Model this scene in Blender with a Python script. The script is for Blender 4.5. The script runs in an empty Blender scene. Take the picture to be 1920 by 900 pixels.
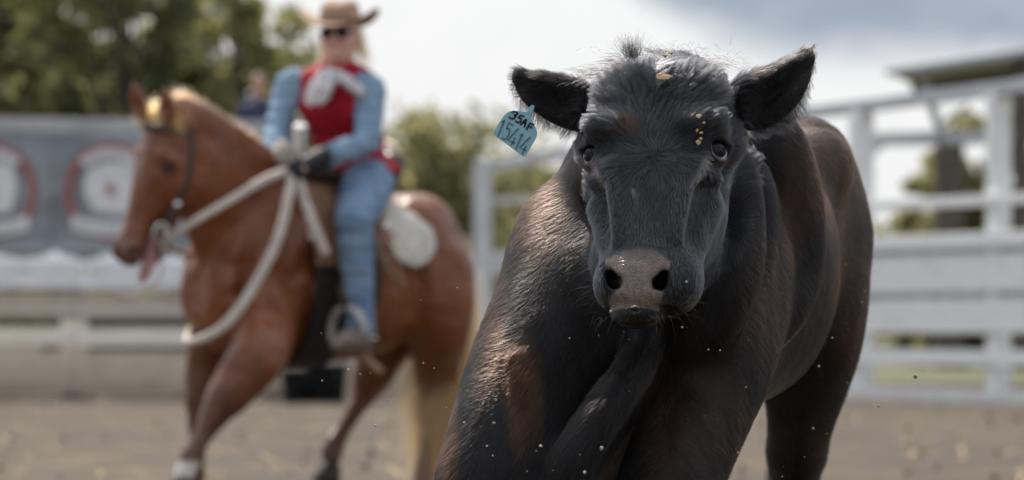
import bpy, bmesh, math, random
import numpy as np
import openvdb
from mathutils import Vector, Matrix

random.seed(7)
RNG = np.random.default_rng(11)
SC = bpy.context.scene
COL = SC.collection

# ------------------------------------------------------------------ camera
FPX, CAMZ, HORIZON = 8000.0, 0.76, 620.0        # focal length in photo pixels, lens height, horizon row
cam_data = bpy.data.cameras.new('camera')
cam_data.sensor_width = 36.0
cam_data.lens = 36.0 * FPX / 1920.0
cam_data.shift_y = (HORIZON - 450.0) / 1920.0
cam_data.clip_start = 0.1
cam_data.clip_end = 6000.0
cam_data.dof.use_dof = True
cam_data.dof.focus_distance = 7.27
cam_data.dof.aperture_fstop = 5.0
cam = bpy.data.objects.new('camera', cam_data)
cam.location = (0, 0, CAMZ)
cam.rotation_euler = (math.radians(90), 0, 0)
COL.objects.link(cam)
SC.camera = cam

# ------------------------------------------------------------------ exposure
SC.view_settings.view_transform = 'Standard'
SC.view_settings.look = 'None'
SC.view_settings.exposure = 1.0
SC.view_settings.gamma = 1.0
SC.render.engine = 'CYCLES'
SC.cycles.max_bounces = 6
SC.cycles.transparent_max_bounces = 8
SC.cycles.use_denoising = True
SC.cycles.use_adaptive_sampling = False
SC.cycles_curves.shape = 'RIBBONS'

# ------------------------------------------------------------------ sun and sky
SUN_EL, SUN_AZ = math.radians(52), math.radians(-24)     # azimuth measured from +Y (view direction) towards +X
sun_dir = Vector((math.sin(SUN_AZ) * math.cos(SUN_EL), math.cos(SUN_AZ) * math.cos(SUN_EL), math.sin(SUN_EL)))
sl = bpy.data.lights.new('sun', 'SUN')
sl.energy = 2.8
sl.angle = math.radians(0.6)
sl.color = (1.0, 0.94, 0.85)
so = bpy.data.objects.new('sun', sl)
so.rotation_euler = sun_dir.to_track_quat('Z', 'Y').to_euler()
so.location = (0, 0, 30)
COL.objects.link(so)

W = bpy.data.worlds.new('World')
SC.world = W
W.use_nodes = True


class NT:
    """a small node builder"""
    def __init__(self, tree):
        self.t = tree
        tree.nodes.clear()

    def n(self, kind, inputs=None, **props):
        nd = self.t.nodes.new(kind)
        for k, v in props.items():
            setattr(nd, k, v)
        for k, v in (inputs or {}).items():
            self.set(nd, k, v)
        return nd

    def set(self, nd, k, v):
        s = nd.inputs[k]
        if isinstance(v, bpy.types.NodeSocket):
            self.t.links.new(v, s)
        elif isinstance(v, bpy.types.Node):
            self.t.links.new(v.outputs[0], s)
        else:
            s.default_value = v

    def math(self, op, a, b=0.0, c=None):
        nd = self.n('ShaderNodeMath', operation=op)
        self.set(nd, 0, a)
        self.set(nd, 1, b)
        if c is not None:
            self.set(nd, 2, c)
        return nd.outputs[0]

    def mix(self, fac, a, b, blend='MIX'):
        nd = self.n('ShaderNodeMix', data_type='RGBA', blend_type=blend)
        self.set(nd, 0, fac)
        self.set(nd, 6, a)
        self.set(nd, 7, b)
        return nd.outputs[2]

    def ramp(self, fac, lo, hi, a=0.0, b=1.0):
        nd = self.n('ShaderNodeMapRange', interpolation_type='SMOOTHSTEP')
        self.set(nd, 0, fac)
        self.set(nd, 1, lo)
        self.set(nd, 2, hi)
        self.set(nd, 3, a)
        self.set(nd, 4, b)
        return nd.outputs[0]

    def noise(self, vec, scale, detail=4.0, rough=0.55):
        nd = self.n('ShaderNodeTexNoise')
        if vec is not None:
            self.set(nd, 'Vector', vec)
        self.set(nd, 'Scale', scale)
        self.set(nd, 'Detail', detail)
        self.set(nd, 'Roughness', rough)
        return nd


def build_world():
    b = NT(W.node_tree)
    tc = b.n('ShaderNodeTexCoord')
    sky = b.n('ShaderNodeTexSky', sky_type='NISHITA', sun_disc=False, sun_elevation=SUN_EL, sun_rotation=SUN_AZ, dust_density=2.0)
    sep = b.n('ShaderNodeSeparateXYZ', {0: tc.outputs['Generated']})
    x, y, z = sep.outputs
    # cloud cover: bright thin cloud nearly everywhere, a blue-grey bank with a ragged base, some blue gaps high up
    warp = b.noise(tc.outputs['Generated'], 22.0, 5.0).outputs[0]
    fine = b.noise(tc.outputs['Generated'], 60.0, 4.0).outputs[0]
    big = b.noise(tc.outputs['Generated'], 2.6, 5.0).outputs[0]
    base = b.math('ADD', z, b.math('MULTIPLY', b.math('SUBTRACT', warp, 0.5), 0.022))
    base = b.math('ADD', base, b.math('MULTIPLY', b.math('SUBTRACT', fine, 0.5), 0.008))
    edge = b.math('SUBTRACT', 0.066, b.math('MULTIPLY', b.ramp(x, -0.02, 0.07, -0.5, 0.12), 0.05))
    bank = b.ramp(b.math('SUBTRACT', base, edge), -0.004, 0.011)
    bank = b.math('MULTIPLY', bank, b.ramp(z, 0.14, 0.3, 1.0, 0.35))
    bank = b.math('MULTIPLY', bank, b.ramp(big, 0.36, 0.56, 0.8, 1.0))
    white = b.mix(fine, (4.3, 4.35, 4.4, 1), (4.8, 4.8, 4.75, 1))
    grey = b.mix(b.ramp(warp, 0.35, 0.65), (1.75, 2.05, 2.5, 1), (2.45, 2.75, 3.1, 1))
    # overcast sky is dimmest low down and brightens smoothly towards the zenith
    zen = b.math('MULTIPLY_ADD', b.math('MAXIMUM', z, 0.0), 1.1, 0.95)
    white = b.mix(1.0, white, zen, 'MULTIPLY')
    cl = b.mix(bank, white, grey)
    gap = b.math('MULTIPLY', b.ramp(big, 0.44, 0.58), b.ramp(z, 0.12, 0.4))
    col = b.mix(b.math('MULTIPLY', gap, 0.6), cl, sky.outputs[0])
    bg = b.n('ShaderNodeBackground', {'Color': col, 'Strength': 0.1})
    out = b.n('ShaderNodeOutputWorld')
    b.t.links.new(bg.outputs[0], out.inputs[0])


build_world()

# ------------------------------------------------------------------ object helpers
def P(px, py, d):
    """a point of the place: photo column, photo row, distance from the lens"""
    return np.array([(px - 960.0) * d / FPX, d, CAMZ + (HORIZON - py) * d / FPX])


def tag(o, label=None, cat=None, group=None, kind=None):
    for k, v in (('label', label), ('category', cat), ('group', group), ('kind', kind)):
        if v:
            o[k] = v
    return o


def empty(name, loc=(0, 0, 0), label=None, cat=None, group=None):
    o = bpy.data.objects.new(name, None)
    o.location = loc
    o.empty_display_size = 0.1
    COL.objects.link(o)
    return tag(o, label, cat, group)


def link(name, data, parent=None, mat=None):
    o = bpy.data.objects.new(name, data)
    COL.objects.link(o)
    if mat is not None:
        data.materials.clear()
        data.materials.append(mat)
    if parent is not None:
        o.parent = parent
        pl = parent.location
        if parent.parent is not None:
            pl = pl + parent.parent.location
        o.location = -Vector(pl)           # geometry is written in world coordinates
    return o


def np_mesh(name, verts, faces, smooth=True):
    """faces: int array (n,3|4), or a list of such arrays"""
    me = bpy.data.meshes.new(name)
    verts = np.asarray(verts, np.float32)
    fl = faces if isinstance(faces, list) else [faces]
    fl = [np.asarray(f, np.int32) for f in fl if len(f)]
    idx = np.concatenate([f.ravel() for f in fl])
    tot = np.concatenate([np.full(len(f), f.shape[1], np.int32) for f in fl])
    st = np.concatenate([[0], np.cumsum(tot)[:-1]]).astype(np.int32)
    me.vertices.add(len(verts))
    me.vertices.foreach_set('co', verts.ravel())
    me.loops.add(len(idx))
    me.loops.foreach_set('vertex_index', idx)
    me.polygons.add(len(tot))
    me.polygons.foreach_set('loop_start', st)
    me.polygons.foreach_set('loop_total', tot)
    me.polygons.foreach_set('use_smooth', np.full(len(tot), smooth))
    me.update(calc_edges=True)
    me.validate()
    return me


def bm_mesh(name, bm, smooth=False):
    me = bpy.data.meshes.new(name)
    bm.normal_update()
    bm.to_mesh(me)
    bm.free()
    if smooth:
        me.polygons.foreach_set('use_smooth', np.ones(len(me.polygons), bool))
    return me


def box_bm(bm, lo, hi, bevel=0.0, rot=None, pivot=None):
    lo, hi = Vector(lo), Vector(hi)
    r = bmesh.ops.create_cube(bm, size=1.0)
    vs = r['verts']
    c, s = (lo + hi) / 2, hi - lo
    for v in vs:
        v.co = Vector((v.co.x * s.x, v.co.y * s.y, v.co.z * s.z)) + c
    if bevel > 0:
        es = list({e for v in vs for e in v.link_edges})
        bmesh.ops.bevel(bm, geom=es, offset=bevel, segments=1, affect='EDGES')
    return vs


def beam_verts(a, b, w, h, up=(0, 0, 1)):
    """eight corners of a straight beam a-b, w wide across, h along 'up'"""
    a, b = Vector(a), Vector(b)
    t = (b - a).normalized()
    s = t.cross(Vector(up)).normalized()
    u = s.cross(t)
    out = []
    for p in (a, b):
        for i, j in ((-1, -1), (1, -1), (1, 1), (-1, 1)):
            out.append(p + s * (i * w / 2) + u * (j * h / 2))
    return out


def beam(name, a, b, w, h, mat, parent=None, up=(0, 0, 1), bevel=0.006):
    bm = bmesh.new()
    v = [bm.verts.new(q) for q in beam_verts(a, b, w, h, up)]
    for f in ((3, 2, 1, 0), (4, 5, 6, 7), (0, 1, 5, 4), (1, 2, 6, 5), (2, 3, 7, 6), (3, 0, 4, 7)):
        bm.faces.new([v[i] for i in f])
    if bevel:
        bmesh.ops.bevel(bm, geom=list(bm.edges), offset=bevel, segments=1, affect='EDGES')
    bmesh.ops.recalc_face_normals(bm, faces=list(bm.faces))
    return link(name, bm_mesh(name, bm), parent, mat)


def spline(pts, n):
    """Catmull-Rom through pts (any width), n samples"""
    p = np.asarray(pts, float)
    p = np.vstack([2 * p[0] - p[1], p, 2 * p[-1] - p[-2]])
    m = len(p) - 3
    t = np.linspace(0, m - 1e-6, n)
    i = t.astype(int)
    f = (t - i)[:, None]
    a, b, c, d = p[i], p[i + 1], p[i + 2], p[i + 3]
    return 0.5 * (2 * b + (c - a) * f + (2 * a - 5 * b + 4 * c - d) * f ** 2 + (3 * b - a - 3 * c + d) * f ** 3)


def tube_mesh(name, pts, radii, sides=10, flat=1.0, n=None, closed_caps=True):
    """swept tube; flat < 1 squeezes it to a strap"""
    pts = np.asarray(pts, float)
    radii = np.broadcast_to(np.asarray(radii, float), (len(pts),))
    if n:
        q = spline(np.c_[pts, radii], n)
        pts, radii = q[:, :3], q[:, 3]
    t = np.gradient(pts, axis=0)
    t /= np.linalg.norm(t, axis=1)[:, None] + 1e-9
    ref = np.array([0.13, -0.9, 0.31])
    s = np.cross(t, ref)
    s /= np.linalg.norm(s, axis=1)[:, None] + 1e-9
    u = np.cross(s, t)
    a = np.linspace(0, 2 * np.pi, sides, endpoint=False)
    ring = pts[:, None] + radii[:, None, None] * (np.cos(a)[None, :, None] * s[:, None] + flat * np.sin(a)[None, :, None] * u[:, None])
    v = ring.reshape(-1, 3)
    m = len(pts)
    i, j = np.meshgrid(np.arange(m - 1), np.arange(sides), indexing='ij')
    k = (j + 1) % sides
    q = np.stack([i * sides + j, i * sides + k, (i + 1) * sides + k, (i + 1) * sides + j], -1).reshape(-1, 4)
    v = np.vstack([v, pts[0], pts[-1]])
    c0, c1 = m * sides, m * sides + 1
    jj = np.arange(sides)
    kk = (jj + 1) % sides
    tri = np.vstack([np.stack([np.full(sides, c0), kk, jj], -1), np.stack([np.full(sides, c1), (m - 1) * sides + jj, (m - 1) * sides + kk], -1)])
    return np_mesh(name, v, [q, tri])


# ------------------------------------------------------------------ signed-distance modelling of bodies
class Body:
    """smooth unions of tapered limbs on a (possibly uneven) grid, turned into one continuous mesh"""
    def __init__(self, xs, ys, zs):
        self.ax = [np.asarray(a, np.float32) for a in (xs, ys, zs)]
        self.f = np.full([len(a) for a in self.ax], 9.0, np.float32)

    def _win(self, lo, hi, pad):
        s = []
        for a, l, h in zip(self.ax, lo, hi):
            i, j = np.searchsorted(a, l - pad), np.searchsorted(a, h + pad)
            s.append(slice(max(i - 1, 0), min(j + 1, len(a))))
        s = tuple(s)
        X = self.ax[0][s[0]][:, None, None]
        Y = self.ax[1][s[1]][None, :, None]
        Z = self.ax[2][s[2]][None, None, :]
        return s, X, Y, Z

    def _join(self, s, d, k, sub=False):
        a = self.f[s]
        if a.size == 0:
            return
        d = d.astype(np.float32)
        if sub:
            h = np.maximum(k - np.abs(a + d), 0) / k
            self.f[s] = np.maximum(a, -d) + h * h * k * 0.25
        else:
            h = np.maximum(k - np.abs(a - d), 0) / k
            self.f[s] = np.minimum(a, d) - h * h * k * 0.25

    def cone(self, a, b, ra, rb, k=0.03, flat=None, sub=False):
        """tapered limb a-b; flat=(direction, factor) squeezes it along a direction"""
        a, b = np.asarray(a, float), np.asarray(b, float)
        r = max(ra, rb)
        s, X, Y, Z = self._win(np.minimum(a, b) - r, np.maximum(a, b) + r, k * 1.1 + 0.015)
        ab = b - a
        px, py, pz = X - a[0], Y - a[1], Z - a[2]
        t = np.clip((px * ab[0] + py * ab[1] + pz * ab[2]) / (ab @ ab + 1e-12), 0, 1)
        qx, qy, qz = px - t * ab[0], py - t * ab[1], pz - t * ab[2]
        n2 = qx * qx + qy * qy + qz * qz
        if flat is not None:
            n, f = np.asarray(flat[0], float), flat[1]
            n = n / np.linalg.norm(n)
            c = qx * n[0] + qy * n[1] + qz * n[2]
            n2 = n2 + c * c * (1 / (f * f) - 1)
            d = (np.sqrt(n2) - (ra + (rb - ra) * t)) * (0.5 + 0.5 * f)
        else:
            d = np.sqrt(n2) - (ra + (rb - ra) * t)
        self._join(s, d, k, sub)

    def chain(self, pts, radii, k=0.03, n=None, flat=None):
        pts = np.asarray(pts, float)
        radii = np.asarray(radii, float)
        if n:
            q = spline(np.c_[pts, radii], n)
            pts, radii = q[:, :3], np.maximum(q[:, 3], 0.002)
        for i in range(len(pts) - 1):
            self.cone(pts[i], pts[i + 1], radii[i], radii[i + 1], k, flat)

    def ell(self, c, r, R=None, k=0.03, sub=False, p=2.0):
        """ellipsoid; rows of R are its axes"""
        c, r = np.asarray(c, float), np.asarray(r, float)
        R = np.eye(3) if R is None else np.asarray(R, float)
        ext = np.sqrt(((R * r[:, None]) ** 2).sum(0)) * (1.0 if p == 2 else 1.35)
        s, X, Y, Z = self._win(c - ext, c + ext, k * 1.1 + 0.015)
        dx, dy, dz = X - c[0], Y - c[1], Z - c[2]
        q = [(R[i, 0] * dx + R[i, 1] * dy + R[i, 2] * dz) for i in range(3)]
        if p == 2:
            k0 = np.sqrt(sum((q[i] / r[i]) ** 2 for i in range(3)))
            k1 = np.sqrt(sum((q[i] / r[i] ** 2) ** 2 for i in range(3)))
            d = k0 * (k0 - 1) / (k1 + 1e-6)
        else:
            k0 = sum(np.abs(q[i] / r[i]) ** p for i in range(3)) ** (1 / p)
            d = (k0 - 1) * r.min()
        self._join(s, d, k, sub)

    def loft(self, o, R, tab, k=0.03):
        """sections along R[1]: rows of tab are (u, half width along R[0], front and back limits along R[2], squareness)"""
        o, R, tab = np.asarray(o, float), np.asarray(R, float), np.asarray(tab, float)
        u0, u1 = tab[0, 0], tab[-1, 0]
        hw, wf, wb = tab[:, 1].max(), tab[:, 2].max(), tab[:, 3].min()
        cs = np.array([o + x * R[0] + u * R[1] + w * R[2] for x in (-hw, hw) for u in (u0, u1) for w in (wf, wb)])
        s, X, Y, Z = self._win(cs.min(0), cs.max(0), k * 1.1 + 0.02)
        dx, dy, dz = X - o[0], Y - o[1], Z - o[2]
        x, u, w = [(R[i, 0] * dx + R[i, 1] * dy + R[i, 2] * dz) for i in range(3)]
        un = np.linspace(u0, u1, 200)
        sm = spline(tab, 200)
        uc = np.clip(u, u0, u1)
        H, F, B, N = [np.interp(uc, sm[:, 0], sm[:, i]) for i in (1, 2, 3, 4)]
        c, h = (F + B) / 2, (F - B) / 2
        q = (np.abs(x / H) ** N + np.abs((w - c) / h) ** N) ** (1 / N)
        d = (q - 1) * np.minimum(H, h)
        e = np.abs(u - uc)
        d = np.where(e > 0, np.sqrt(np.maximum(d, 0) ** 2 + e * e), d)
        self._join(s, d, k)

    def cut(self, fn, lo, hi):
        """keep only where fn(X,Y,Z) < 0 inside the window lo-hi"""
        s, X, Y, Z = self._win(np.asarray(lo, float), np.asarray(hi, float), 0.0)
        self.f[s] = np.maximum(self.f[s], fn(X, Y, Z).astype(np.float32))

    def mesh(self, smooth=0):
        g = openvdb.FloatGrid(1.0)
        f = np.pad(np.clip(self.f, -0.2, 0.2), 1, constant_values=0.2)
        g.copyFromArray(f)
        pts, tris, quads = g.convertToPolygons(isovalue=0.0, adaptivity=0.0)
        pts = np.asarray(pts, float) - 1
        v = np.stack([np.interp(pts[:, i], np.arange(len(self.ax[i])), self.ax[i]) for i in range(3)], -1)
        q = np.asarray(quads, np.int64)[:, ::-1]
        if smooth:
            e = np.vstack([q[:, [0, 1]], q[:, [1, 2]], q[:, [2, 3]], q[:, [3, 0]]])
            cnt = np.bincount(e.ravel(), minlength=len(v)).astype(float)[:, None]
            for it in range(smooth * 2):
                acc = np.stack([np.bincount(e[:, 0], v[e[:, 1], i], len(v)) + np.bincount(e[:, 1], v[e[:, 0], i], len(v)) for i in range(3)], -1)
                v = v + (0.5 if it % 2 == 0 else -0.52) * (acc / np.maximum(cnt, 1) - v)
        return v, q

    def vnormals(v, q):
        n = np.cross(v[q[:, 2]] - v[q[:, 0]], v[q[:, 3]] - v[q[:, 1]])
        out = np.zeros_like(v)
        for c in range(4):
            for i in range(3):
                out[:, i] += np.bincount(q[:, c], n[:, i], len(v))
        return out / (np.linalg.norm(out, axis=1)[:, None] + 1e-12)


def orient_out(v, q):
    """faces wound outwards (positive enclosed volume)"""
    a, b, c, d = v[q[:, 0]], v[q[:, 1]], v[q[:, 2]], v[q[:, 3]]
    vol = (np.cross(b - a, c - a) * a).sum() + (np.cross(c - a, d - a) * a).sum()
    return q if vol > 0 else q[:, ::-1]


def hair_curves(name, roots, tips_fn_pts, radius, mat, parent):
    """tips_fn_pts: (n, k, 3) points of n hairs with k points each"""
    n, k, _ = tips_fn_pts.shape
    cu = bpy.data.hair_curves.new(name)
    cu.add_curves([k] * n)
    cu.attributes['position'].data.foreach_set('vector', np.ascontiguousarray(tips_fn_pts, np.float32).ravel())
    ra = cu.attributes.new('radius', 'FLOAT', 'POINT')
    r = (np.asarray(radius)[:, None] if np.ndim(radius) else np.full((n, 1), radius)) * np.linspace(1.0, 0.25, k)[None, :]
    ra.data.foreach_set('value', np.ascontiguousarray(r, np.float32).ravel())
    return link(name, cu, parent, mat)


def lumpy(p, scale, seed=0):
    """smooth pseudo-noise vector field (n,3) in about -1..1"""
    r = np.random.default_rng(seed)
    out = np.zeros((len(p), 3))
    for o in range(4):
        for i in range(3):
            w = r.normal(size=3) * scale * (1.6 ** o)
            ph = r.uniform(0, 6.28)
            out[:, i] += np.sin(p @ w + ph) / (1.5 ** o)
    return out / 1.8


def inside_poly(x, y, poly):
    poly = np.asarray(poly, float)
    c = np.zeros(len(x), bool)
    j = len(poly) - 1
    for i in range(len(poly)):
        xi, yi, xj, yj = *poly[i], *poly[j]
        c ^= ((yi > y) != (yj > y)) & (x < (xj - xi) * (y - yi) / (yj - yi + 1e-12) + xi)
        j = i
    return c


def poly_dist(x, y, poly):
    poly = np.asarray(poly, float)
    d = np.full(len(x), 1e9)
    for i in range(len(poly)):
        a, b = poly[i - 1], poly[i]
        ab = b - a
        t = np.clip(((x - a[0]) * ab[0] + (y - a[1]) * ab[1]) / (ab @ ab + 1e-9), 0, 1)
        d = np.minimum(d, np.hypot(x - a[0] - t * ab[0], y - a[1] - t * ab[1]))
    return np.where(inside_poly(x, y, poly), -d, d)


# ------------------------------------------------------------------ materials
def principled(name, color, rough=0.6, spec=0.4, metal=0.0, var=None, scale=6.0, bump=0.0, bscale=60.0, sheen=0.0, coords='Object', coat=0.0, bdist=0.01):
    """var: second colour mixed in by noise"""
    m = bpy.data.materials.new(name)
    m.use_nodes = True
    b = NT(m.node_tree)
    tc = b.n('ShaderNodeTexCoord')
    vec = tc.outputs[coords]
    col = tuple(color) + (1,)
    if var is not None:
        nz = b.noise(vec, scale, 6.0, 0.6)
        col = b.mix(b.ramp(nz.outputs[0], 0.35, 0.65), col, tuple(var) + (1,))
    pr = b.n('ShaderNodeBsdfPrincipled', {'Base Color': col, 'Roughness': rough, 'Specular IOR Level': spec, 'Metallic': metal, 'Sheen Weight': sheen, 'Coat Weight': coat})
    if bump:
        nb = b.noise(vec, bscale, 4.0, 0.6)
        bp = b.n('ShaderNodeBump', {'Height': nb.outputs[0], 'Strength': bump, 'Distance': bdist})
        b.set(pr, 'Normal', bp.outputs[0])
    out = b.n('ShaderNodeOutputMaterial')
    b.t.links.new(pr.outputs[0], out.inputs[0])
    return m


def hair_mat(name, color, rough=0.35, radial=0.4, var=None, scale=5.0):
    m = bpy.data.materials.new(name)
    m.use_nodes = True
    b = NT(m.node_tree)
    col = tuple(color) + (1,)
    if var is not None:
        tc = b.n('ShaderNodeTexCoord')
        nz = b.noise(tc.outputs['Object'], scale, 4.0, 0.6)
        col = b.mix(b.ramp(nz.outputs[0], 0.5, 0.72), col, tuple(var) + (1,))
    h = b.n('ShaderNodeBsdfHairPrincipled', parametrization='COLOR', model='CHIANG')
    b.set(h, 'Color', col)
    b.set(h, 'Roughness', rough)
    b.set(h, 'Radial Roughness', radial)
    if 'Random Roughness' in h.inputs:
        b.set(h, 'Random Roughness', 0.3)
    out = b.n('ShaderNodeOutputMaterial')
    b.t.links.new(h.outputs[0], out.inputs[0])
    return m
# ------------------------------------------------------------------ the black cow
def rotz(a):
    c, s = math.cos(a), math.sin(a)
    return np.array([[c, -s, 0], [s, c, 0], [0, 0, 1]])


def roty(a):
    c, s = math.cos(a), math.sin(a)
    return np.array([[c, 0, s], [0, 1, 0], [-s, 0, c]])


TILT, YAW, ROLL = math.radians(27), math.radians(-10.0), math.radians(-1.5)
HX = np.array([1.0, 0, 0])
HU = np.array([0, -math.sin(TILT), -math.cos(TILT)])
HW = np.array([0, -math.cos(TILT), math.sin(TILT)])
HR = np.stack([roty(ROLL) @ rotz(YAW) @ a for a in (HX, HU, HW)])
H0 = P(1228, 112, 7.42)


def HL(x, u, w):
    """a point given in the head's own axes"""
    return H0 + x * HR[0] + u * HR[1] + w * HR[2]


def uneven(lo, hi, f0, f1, fine, coarse):
    out, x = [], lo
    while x < hi:
        out.append(x)
        d = max(f0 - x, x - f1, 0)
        x += min(coarse, fine + d * 0.09)
    return np.array(out)


def build_cow():
    xs = uneven(-0.36, 0.90, 0.03, 0.47, 0.0035, 0.011)
    ys = uneven(7.02, 9.60, 7.14, 7.52, 0.0035, 0.013)
    zs = uneven(-0.03, 1.45, 0.76, 1.30, 0.0035, 0.011)
    B = Body(xs, ys, zs)
    # ---- trunk: axis from the withers back to the pin bones
    ax = np.array([0.205, 0.97, 0.0])
    ax /= np.linalg.norm(ax)
    side = np.array([ax[1], -ax[0], 0])
    up = np.array([0, 0, 1.0])
    wp = np.array([0.275, 7.90, 0.0])
    R = np.stack([side, ax, up])
    tab = [(-0.22, .150, 1.02, .66, 2.1), (-0.12, .185, 1.12, .60, 2.1), (0.0, .205, 1.165, .555, 2.1), (0.15, .222, 1.165, .55, 2.1), (0.4, .235, 1.150, .60, 2.1),
           (0.65, .238, 1.160, .63, 2.1), (0.85, .214, 1.180, .66, 2.15), (1.05, .205, 1.195, .68, 2.3), (1.25, .180, 1.165, .74, 2.3), (1.36, .12, 1.10, .82, 2.1)]
    B.loft(wp, R, tab, k=0.02)

    def T(s, l, z):
        return wp + ax * s + side * l + up * z
    # hooks, pins, spine ridge
    for sg in (-1, 1):
        B.ell(T(0.93, sg * 0.165, 1.09), (.045, .085, .05), R, k=0.09)
        B.cone(T(0.95, sg * 0.17, 1.11), T(1.28, sg * 0.10, 1.10), .05, .045, k=0.07)
        # shoulder blade and its trailing edge
        B.cone(T(0.02, sg * 0.085, 1.11), T(-0.08, sg * 0.165, 0.82), .065, .085, k=0.06, flat=(side, 0.62))
        B.cone(T(0.17, sg * 0.11, 1.09), T(0.10, sg * 0.19, 0.80), .024, .034, k=0.07)
        # ribs' bulge
        B.ell(T(0.48, sg * 0.112, 0.88), (.130, .27, .23), R, k=0.08)
    B.chain([T(-.1, 0, 1.13), T(.2, 0, 1.155), T(.6, 0, 1.145), T(1.0, 0, 1.19), T(1.3, 0, 1.15)], [.04, .035, .03, .03, .03], k=0.06)
    # ---- neck and brisket
    nk = [HL(0, .12, -.16), P(1238, 310, 7.62), P(1240, 360, 7.78), T(0.02, 0, .96)]
    B.chain(nk, [.100, .118, .150, .185], k=0.06, n=9)
    B.chain([HL(0, .03, -.13), P(1238, 215, 7.62), T(-.03, 0, 1.06)], [.075, .08, .09], k=0.07, n=6)
    B.chain([HL(0, .25, -.215), P(1232, 500, 7.58), P(1235, 640, 7.76), P(1225, 800, 7.94)], [.075, .10, .125, .12], k=0.06, n=8)
    # loose skin at the side of the neck
    B.chain([P(1385, 300, 7.60), P(1396, 420, 7.58), P(1385, 520, 7.55), P(1340, 610, 7.56), P(1280, 700, 7.62)], [.010, .013, .015, .018, .022], k=0.06, n=14)
    B.chain([P(1425, 320, 7.76), P(1432, 440, 7.72), P(1405, 560, 7.66), P(1350, 660, 7.60)], [.010, .014, .016, .02], k=0.045, n=12)
    # dewlap swung to one side
    rid = np.array([P(1222, 600, 7.55), P(1198, 672, 7.515), P(1156, 738, 7.455), P(1114, 800, 7.43), P(1078, 855, 7.42), P(1050, 905, 7.42), P(1020, 985, 7.44)])
    roots = np.array([P(1236, 630, 7.62), P(1215, 700, 7.66), P(1180, 770, 7.72), P(1150, 830, 7.74), P(1120, 890, 7.76), P(1100, 950, 7.78), P(1080, 1010, 7.80)])
    rs, ro = spline(rid, 22), spline(roots, 22)
    rr = np.interp(np.linspace(0, 1, 22), [0, .2, .55, 1], [.016, .020, .024, .023])
    for i in range(21):
        B.cone(rs[i], rs[i + 1], rr[i], rr[i + 1], k=0.03)
    for i in range(0, 22, 1):
        B.cone(rs[i], ro[i], rr[i] * .7, .024, k=0.03)
    # ---- forelegs: near side of the picture reaching out, the other under the chest
    B.chain([P(1055, 425, 7.78), P(1058, 550, 7.70), P(1034, 640, 7.65), P(994, 720, 7.60), P(957, 810, 7.54), P(926, 900, 7.50), P(910, 960, 7.48)], [.078, .096, .100, .092, .084, .075, .068], k=0.06, n=14)
    B.chain([P(910, 960, 7.48), P(886, 1090, 7.42), P(874, 1135, 7.40), P(870, 1180, 7.40), P(862, 1290, 7.44), P(858, 1360, 7.46), P(855, 1400, 7.44)], [.070, .050, .050, .042, .031, .037, .034], k=0.02, n=16)
    B.cone(P(1022, 640, 7.58), P(992, 830, 7.50), .040, .032, k=0.04)
    B.chain([P(1388, 450, 7.86), P(1378, 560, 7.78), P(1352, 680, 7.68), P(1312, 790, 7.62), P(1260, 900, 7.56), P(1232, 990, 7.52)], [.085, .088, .078, .070, .070, .062], k=0.05, n=12)
    B.chain([P(1232, 990, 7.52), P(1214, 1100, 7.50), P(1206, 1145, 7.50), P(1220, 1190, 7.52), P(1215, 1300, 7.60), P(1212, 1360, 7.66), P(1212, 1395, 7.65)], [.068, .05, .05, .042, .031, .037, .034], k=0.02, n=16)
    B.cone(P(1316, 650, 7.64), P(1268, 840, 7.54), .028, .028, k=0.03)
    B.chain([P(1452, 225, 7.88), P(1476, 320, 7.88), P(1490, 420, 7.90), P(1484, 520, 7.90), P(1450, 620, 7.84)], [.014, .020, .022, .020, .012], k=0.075, n=14)

    # breast muscle running from the neck into the outstretched leg
    B.chain([P(1135, 500, 7.72), P(1100, 610, 7.66), P(1055, 720, 7.60), P(1020, 830, 7.54), P(990, 930, 7.50)], [.085, .085, .068, .046, .035], k=0.07, n=12)
    # chest between the legs
    B.ell(P(1190, 760, 7.96), (.15, .14, .2), k=0.06)
    B.ell(P(1165, 870, 8.0), (.15, .16, .17), k=0.06)
    # ---- hind legs
    B.chain([P(1505, 400, 9.05), P(1505, 530, 9.02), P(1512, 640, 9.02), P(1508, 740, 9.08), P(1497, 820, 9.18), P(1490, 885, 9.26)], [.115, .118, .095, .062, .047, .046], k=0.06, n=12)
    B.chain([P(1490, 885, 9.26), P(1492, 940, 9.24), P(1494, 1075, 9.16), P(1492, 1180, 9.10), P(1490, 1232, 9.05)], [.048, .038, .031, .039, .035], k=0.02, n=12)
    B.chain([P(1305, 420, 9.15), P(1290, 540, 9.12), P(1285, 650, 9.10), P(1290, 740, 9.14), P(1295, 850, 9.22)], [.13, .135, .105, .068, .048], k=0.07, n=10)
    B.chain([P(1295, 850, 9.22), P(1295, 920, 9.20), P(1295, 1075, 9.12), P(1295, 1180, 9.06), P(1295, 1232, 9.01)], [.048, .038, .031, .039, .035], k=0.02, n=12)
    B.cone(P(1515, 295, 9.12), P(1536, 430, 9.08), .082, .092, k=0.08)
    # tail root and tail
    B.chain([T(1.28, 0, 1.17), T(1.38, 0, 1.14), T(1.42, 0, 1.0), T(1.43, .01, .75), T(1.42, .02, .5)], [.04, .034, .026, .02, .018], k=0.03, n=12)
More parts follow.
